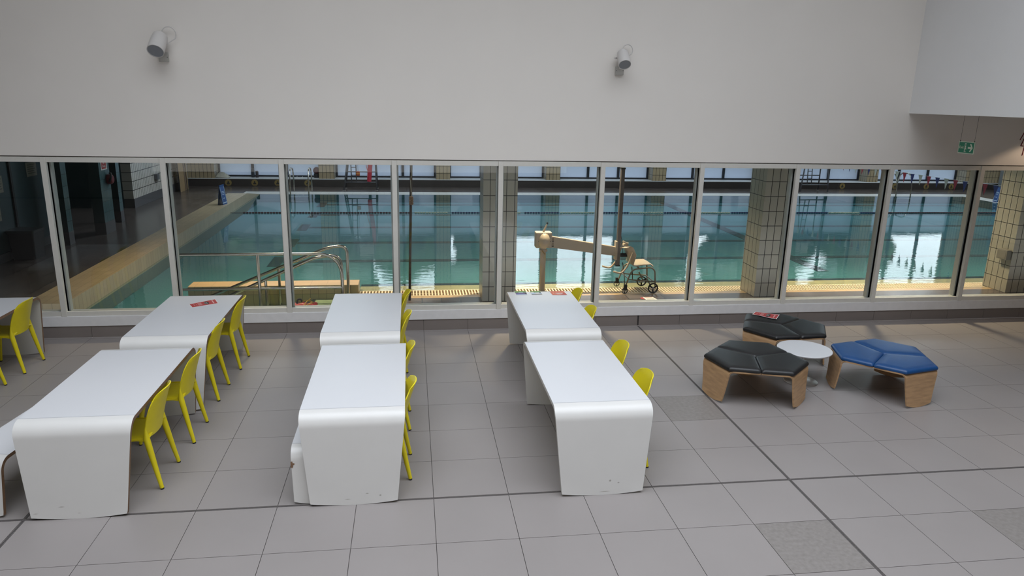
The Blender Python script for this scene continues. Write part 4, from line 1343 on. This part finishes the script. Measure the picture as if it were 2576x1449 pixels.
# round yellow signs on the plinth
YS = mat('sign_yellow', (.24, .165, .05), .6)
for k, (x, lb) in enumerate(((-6.2, 'round yellow warning sign on the far plinth, nearest the hall corner'), (-5.35, 'round yellow warning sign on the far plinth, second from the hall corner'),
                          (-4.6, 'round yellow warning sign on the far plinth, just before the ladder'), (-3.62, 'round yellow warning sign on the far plinth, right behind the ladder'),
                          (15.9, 'round yellow warning sign on the dark plinth below the tiled bay pillar by the bunting'), (18.05, 'round yellow warning sign behind the ladder at the bunting end'),
                          (19.35, 'round yellow warning sign below the bright end windows, middle of that plinth'), (20.4, 'round yellow warning sign last before the end pillar of the far wall'))):
    r = empty('warning_sign', (x, FY - .001, .12)); tag(r, lb, 'sign', 'round yellow signs on the far plinth')
    mb = MB(); M = Matrix.Rotation(radians(90), 4, 'X'); mb.lathe([(.108, 0), (.108, .004), (0, .004)], YS, 28, M, smooth=False); mb.build('disc', r)
    mb = MB(); mb.lathe([(.022, .0045), (.022, .006), (0, .006)], DARK, 12, Matrix.Translation((0, 0, .035)) @ M, smooth=False)
    f = mb.bm.faces.new([mb.bm.verts.new((x_, -.0062, z_)) for x_, z_ in ((-.055, -.045), (.055, -.045), (.04, -.005), (.018, .014), (-.018, .014), (-.04, -.005))]); f.material_index = mb.mi(DARK)
    mb.build('figure', r, recalc=False)
    mb = MB(); mb.box(-.04, .04, -.0064, -.004, -.080, -.066, DARK); mb.build('print_line', r)


# blue folding signs
def blue_sign(x, y, z, rz, label):
    r = empty('folding_sign', (x, y, z), rz); tag(r, label, 'sign', 'blue folding signs')
    BM, PB = mat('sign_blue', (.02, .075, .24), .4), mat('sign_pale_blue', (.45, .55, .68), .5)
    for s in (-1, 1):
        G = [[(u, s * (.07 * (1 - v)), .50 * v) for u in (-.15, .15)] for v in (0, .5, 1)]
        mb = MB(); mb.sheet(G, .012 * s, BM); pn = mb.build('panel', r)
        mb = MB()
        def bar(u0, u1, v0, v1):
            mb.poly([(u0, s * (.071 * (1 - v0)) + s * .002, .50 * v0), (u1, s * (.071 * (1 - v0)) + s * .002, .50 * v0), (u1, s * (.071 * (1 - v1)) + s * .002, .50 * v1), (u0, s * (.071 * (1 - v1)) + s * .002, .50 * v1)], PB)
        bar(-.14, .14, .95, .975); bar(-.14, .14, .07, .12); bar(-.14, -.125, .07, .97); bar(.125, .14, .07, .97)
        bar(-.09, .09, .64, .67); bar(-.08, .08, .58, .61); bar(-.07, .07, .50, .53); bar(-.05, .05, .3, .34)
        mb.build('print', pn, recalc=False)
    return r


blue_sign(-4.98, 10.2, .25, radians(83), 'blue folding sign standing on the raised kerb of the pool end')
blue_sign(19.50, 12.75, 0, radians(75), 'blue folding sign on the far end of the pool, beside the edge pillar')

# bunting
bt = empty('bunting', (13.55, 0, 0)); tag(bt, 'line of red, blue and white pennants strung across the pool', 'bunting')
def bz(y): return 1.28 + .012 * (y - 9.3) ** 2 * .35
mb = MB(); mb.tube([(-.0, 1.76 + 14.3 * k / 40, bz(1.76 + 14.3 * k / 40)) for k in range(41)], .004, PAPER, 6); mb.build('string', bt)
cm = [mat('pennant_red', (.32, .012, .03), .6), mat('pennant_blue', (.012, .02, .13), .6), mat('pennant_white', (.45, .43, .36), .6)]
k = 0; y = 15.4
while y > 2.2:
    mb = MB(); z = bz(y)
    mb.sheet([[(0, y + .085, z), (0, y, z), (0, y - .085, z)], [(.01, y + .045, z - .13), (.012, y + .0, z - .13), (.01, y - .04, z - .13)], [(0, y + .004, z - .27), (0, y, z - .275), (0, y - .004, z - .27)]], .002, cm[k % 3]); mb.build('pennant', bt)
    y -= .33; k += 1

# things on the far sill and walls
tw_ = empty('crumpled_towel', (-6.42, 16.28, .268)); tag(tw_, 'crumpled pale towel in the corner of the far window sill', 'towel')
mb = MB(); G = []
random.seed(3)
for i in range(16):
    row = []
    for j in range(10):
        u, v = i / 15, j / 9
        h = .21 * sin(pi * u) ** .6 * sin(pi * v) ** .5 * (1.1 - u * .6) + random.uniform(-.015, .015)
        row.append((-.20 + .44 * u + random.uniform(-.01, .01), -.13 + .26 * v, max(.004, h + .01)))
    G.append(row)
mb.sheet(G, .004, mat('towel_cloth', (.52, .49, .42), .9, var=.15, vscale=8)); mb.build('cloth', tw_)
for k, (x, lb) in enumerate(((-3.98, 'white sandal on the far sill, the one farther from the tiled pillar'), (-3.80, 'white sandal on the far sill, the one closer to the tiled pillar'))):
    r = empty('white_sandal', (x, 16.25, .268)); tag(r, lb, 'sandal', 'white sandals on the far sill')
    mb = MB(); mb.prism(rounded([(-.07, -.04), (.08, -.035), (.08, .035), (-.07, .04)], .03), 0, .02, PAPER); mb.build('sole', r)
    mb = MB(); mb.tube(bend([(0, -.04, .01), (.0, -.03, .055), (0, .03, .055), (0, .04, .01)], .03), .012, PAPER, 8, flat=.4); mb.build('strap', r)
bl = empty('maroon_ball', (-3.35, 16.46, .268)); tag(bl, 'dark maroon ball on the far sill, half behind the tiled pillar', 'ball')
mb = MB(); mb.lathe([(0, .12)] + [(.12 * cos(a), .24 + .12 * sin(a)) for a in [radians(-85 + 17 * k) for k in range(11)]] + [(0, .36)], MAROON, 24); mb.build('ball', bl)
mb = MB(); mb.lathe([(.10, 0), (.10, .13), (.085, .14), (0, .14)], DARK, 16); mb.build('stand', bl)
bc = empty('dark_canister', (-5.46, 16.45, .268)); tag(bc, 'dark upright canister on the far sill, the taller one beside the window post', 'canister', 'canisters on the far sill')
mb = MB(); mb.lathe([(0, 0), (.055, 0), (.055, .25), (.045, .27), (.05, .28), (.05, .30), (0, .30)], mat('canister_grey', (.03, .035, .045), .4), 20); mb.build('body', bc)
b2 = empty('dark_canister', (-5.32, 16.42, .268)); tag(b2, 'short dark canister on the far sill, right of the taller one'.replace('right of', 'next to'), 'canister', 'canisters on the far sill')
mb = MB(); mb.lathe([(0, 0), (.05, 0), (.05, .20), (.04, .215), (0, .215)], mat('canister_brown', (.035, .025, .03), .4), 20); mb.build('body', b2)

# leaning curved boards by the left wall
BO = mat('beige_board', (.34, .23, .12), .5, var=.12, vscale=4)
for k, (dy, w_, lb) in enumerate(((0, .5, 'wide beige curved board standing against the pale tiled wall'), (.52, .16, 'narrow brown curved board standing between two beige ones'), (.74, .09, 'thin tan curved strip standing nearest the hall corner'))):
    r = empty('curved_board', (-7.38, 14.45 + dy, 0)); tag(r, lb, 'board', 'curved boards against the hall wall')
    G = [[(.10 - .09 * (v / 8) ** 2 - .0, yy + .0, 2.6 * v / 8) for yy in (0, w_)] for v in range(9)]
    for v in range(9):
        for q in range(2):
            p = G[v][q]; G[v][q] = (p[0] + .16 * 0 - .0, p[1] - .30 * (v / 8) ** 2, p[2])
    mb = MB(); mb.sheet(G, .03, BO if k != 1 else mat('brown_board', (.20, .135, .085), .5, var=.1), edge=DARK); mb.build('panel', r)

# dispenser, notices, phone, no diving sign, waste bin in the changing area
dp = empty('wall_dispenser', (XL, 12.95, .64)); tag(dp, 'small grey dispenser on the pale tiled wall near the changing area', 'dispenser')
mb = MB(); mb.box(0, .10, -.10, .10, -.07, .09, mat('dispenser_grey', (.12, .12, .13), .4), bev=.015); mb.build('body', dp)
mb = MB(); mb.box(.02, .08, -.03, .03, -.13, -.07, mat('dispenser_base', (.35, .33, .30), .5), bev=.01); mb.build('nozzle', dp)
sh_ = empty('wall_shelf', (XL, 12.1, 1.78)); tag(sh_, 'narrow white shelf high on the pale tiled wall', 'shelf')
mb = MB(); mb.box(0, .12, -.7, .7, 0, .025, PAPER, bev=.004); mb.build('board', sh_)
mb = MB(); mb.box(0, .10, -.5, -.46, -.08, 0, DARK); mb.build('bracket', sh_)

PN = mat('notice_paper', (.26, .235, .20), .7)
PL = mat('notice_print', (.13, .115, .10), .7)
for k, (y, z, w_, h, lb) in enumerate(((6.02, 1.54, .40, .27, 'paper notice high on the dark wall, above the waste bin'), (4.80, 1.38, .26, .30, 'paper notice half cut off by the picture edge, upper one on the dark wall'), (4.60, .95, .26, .42, 'tall paper notice cut off by the picture edge, lower one on the dark wall'))):
    r = empty('paper_notice', (XL + .003, y, z)); tag(r, lb, 'notice', 'paper notices in the changing area')
    mb = MB(); mb.box(0, .003, -w_ / 2, w_ / 2, -h / 2, h / 2, PN); mb.build('sheet', r)
    for q in range(5):
        zz = h * (.32 - .15 * q)
        mb = MB(); mb.box(.003, .0038, -w_ * .38, w_ * (.36 - .1 * (q % 2)), zz - .009, zz + .009, PL); mb.build('print_line', r)
nd = empty('no_diving_sign', (-6.736, 7.56, 1.52)); tag(nd, 'white and red sign on the widest teal column', 'sign')
mb = MB(); mb.box(0, .004, -.16, .16, -.14, .20, PAPER); mb.build('panel', nd)
mb = MB(); mb.box(.004, .005, -.125, .125, -.12, .04, RED); mb.build('red_field', nd)
mb = MB(); M = Matrix.Rotation(radians(90), 4, 'Y'); mb.lathe([(.07, .0045), (.07, .0055), (.045, .0055), (.045, .0045)], RED, 24, Matrix.Translation((0, 0, .12)) @ M, smooth=False); mb.build('red_ring', nd)
M = Matrix(((0, 0, 1, .0052), (1, 0, 0, 0), (0, 1, 0, .008), (0, 0, 0, 1))); text_part('No', .062, PAPER, M, 'lettering', nd)
M = Matrix(((0, 0, 1, .0052), (1, 0, 0, 0), (0, 1, 0, -.062), (0, 0, 0, 1))); text_part('Diving', .062, PAPER, M, 'lettering', nd)
ph = empty('red_alarm', (-6.736, 7.72, 1.16)); tag(ph, 'small red and black alarm unit on the widest teal column', 'alarm')
mb = MB(); mb.lathe([(.11, 0), (.11, .07), (.08, .10), (0, .105)], mat('alarm_red', (.16, .015, .02), .4), 24, Matrix.Rotation(radians(90), 4, 'Y')); mb.build('casing', ph)
mb = MB(); mb.tube(bend([(.06, -.10, -.05), (.11, -.12, .06), (.09, -.06, .14), (.04, .02, .13)], .05), .022, DARK, 10); mb.build('handle', ph)
wb = empty('waste_bin', (-7.22, 4.98, 0)); tag(wb, 'dark square waste bin against the dark wall of the changing area', 'bin')
mb = MB()
for z0, z1, a, c in ((0, .50, .19, .22),):
    lo = rounded([(-a, -a), (a, -a), (a, a), (-a, a)], .03); hi = rounded([(-c, -c), (c, -c), (c, c), (-c, c)], .03)
    v0 = [mb.bm.verts.new((p[0], p[1], z0)) for p in lo]; v1 = [mb.bm.verts.new((p[0], p[1], z1)) for p in hi]
    mi = mb.mi(mat('bin_plastic', (.014, .012, .012), .5)); n = len(v0)
    for q in range(n): mb.bm.faces.new((v0[q], v0[(q + 1) % n], v1[(q + 1) % n], v1[q])).material_index = mi
    mb.bm.faces.new(v0[::-1]).material_index = mi; mb.bm.faces.new(v1).material_index = mi
mb.build('body', wb)
mb = MB(); mb.prism(rounded([(-.235, -.235), (.235, -.235), (.235, .235), (-.235, .235)], .04), .50, .545, mat('bin_rim', (.02, .022, .022), .4)); mb.build('rim', wb)

# grey panel on the end wall
gp = empty('grey_door_panel', (XR - .02, 14.6, 0)); tag(gp, 'flat pale grey panel beyond the far end of the pool', 'panel')
mb = MB(); mb.box(-.05, 0, -1.2, 1.45, 0.02, 2.3, mat('pale_grey_panel', (.26, .29, .31), .5), bev=.005); mb.build('panel', gp)
mb = MB(); mb.box(-.06, .0, -1.26, -1.2, 0, 2.36, mat('panel_frame', (.15, .17, .18), .5)); mb.build('frame', gp)

# corridor lamp fitting
for y in (-.45,):
    r = empty('recessed_lamp', (8.95, y, 2.995)); tag(r, 'round recessed lamp in the corridor ceiling ' + ('beside the window wall' if y > -1 else 'farther from the window wall'), 'lamp', 'recessed corridor lamps')
    mb = MB(); mb.lathe([(.085, 0), (.085, -.012), (.07, -.014), (.065, .0)], LAMP_WHITE, 24); mb.build('ring', r)

# trees beyond the far windows
LEAF = [mat('leaves_dark', (.018, .040, .010), .7, var=.5, vscale=3), mat('leaves_mid', (.030, .065, .014), .7, var=.5, vscale=3)]
BARK = mat('bark', (.06, .045, .03), .9, var=.3, vscale=8)
random.seed(11)
for k, (x, y, h, r_) in enumerate(((-10.8, 23, 8.2, 2.3), (-7.4, 24.5, 8.5, 2.3), (-4.1, 22.6, 7.8, 2.3), (-.5, 23.6, 5.5, 1.5), (2.75, 23.4, 7.4, 1.4), (11.6, 25.2, 8.0, 2.3), (14.6, 22.4, 8.0, 2.2), (17.9, 25.2, 8.2, 2.1), (21.4, 23, 8.0, 2.0), (32.5, 24, 7.5, 2.2), (6.3, 28, 3.4, 1.2))):
    t = empty('tree', (x, y, -.05))
    tag(t, ('broad leafy tree outside the far windows, ' + ('standing beyond the changing area end', 'second in from the changing area end', 'behind the lifeguard chair with the red tube', 'small and low beside the dark poolside pole', 'slim one behind the first tiled pillar', 'first past the bright gap beyond the lift', 'close to the glass behind the second tiled pillar', 'set back beyond the lifeguard chair without tube', 'beyond the bunting', 'past the end wall of the pool', 'lowest one in the gap between the crowns')[k]), 'tree', 'trees beyond the far windows')
    mb = MB(); mb.tube([(0, 0, 0), (.05, 0, h * .35), (-.05, .05, h * .62)], .2, BARK, 8, radii=[.2, .15, .08]); mb.build('trunk', t)
    mb = MB()
    for q in range(26):
        a, rr, zz = random.uniform(0, 2 * pi), random.uniform(.1, .72) * r_, random.uniform(.32, .95) * h
        rs = random.uniform(.34, .55) * r_ * (1.1 - .5 * abs(zz / h - .6))
        M = Matrix.Translation((rr * cos(a), rr * sin(a), zz))
        res = bmesh.ops.create_icosphere(mb.bm, subdivisions=3, radius=rs, matrix=M)
        for v in res['verts']:
            d = v.co - M.translation
            v.co = M.translation + d * (1 + .22 * sin(v.co.x * 7 + q) * sin(v.co.y * 8) * sin(v.co.z * 9 + q) + random.uniform(-.07, .07))
        fs = {f for v in res['verts'] for f in v.link_faces}
        mi = mb.mi(LEAF[q % 2])
        for f in fs: f.material_index = mi
    mb.build('foliage', t)
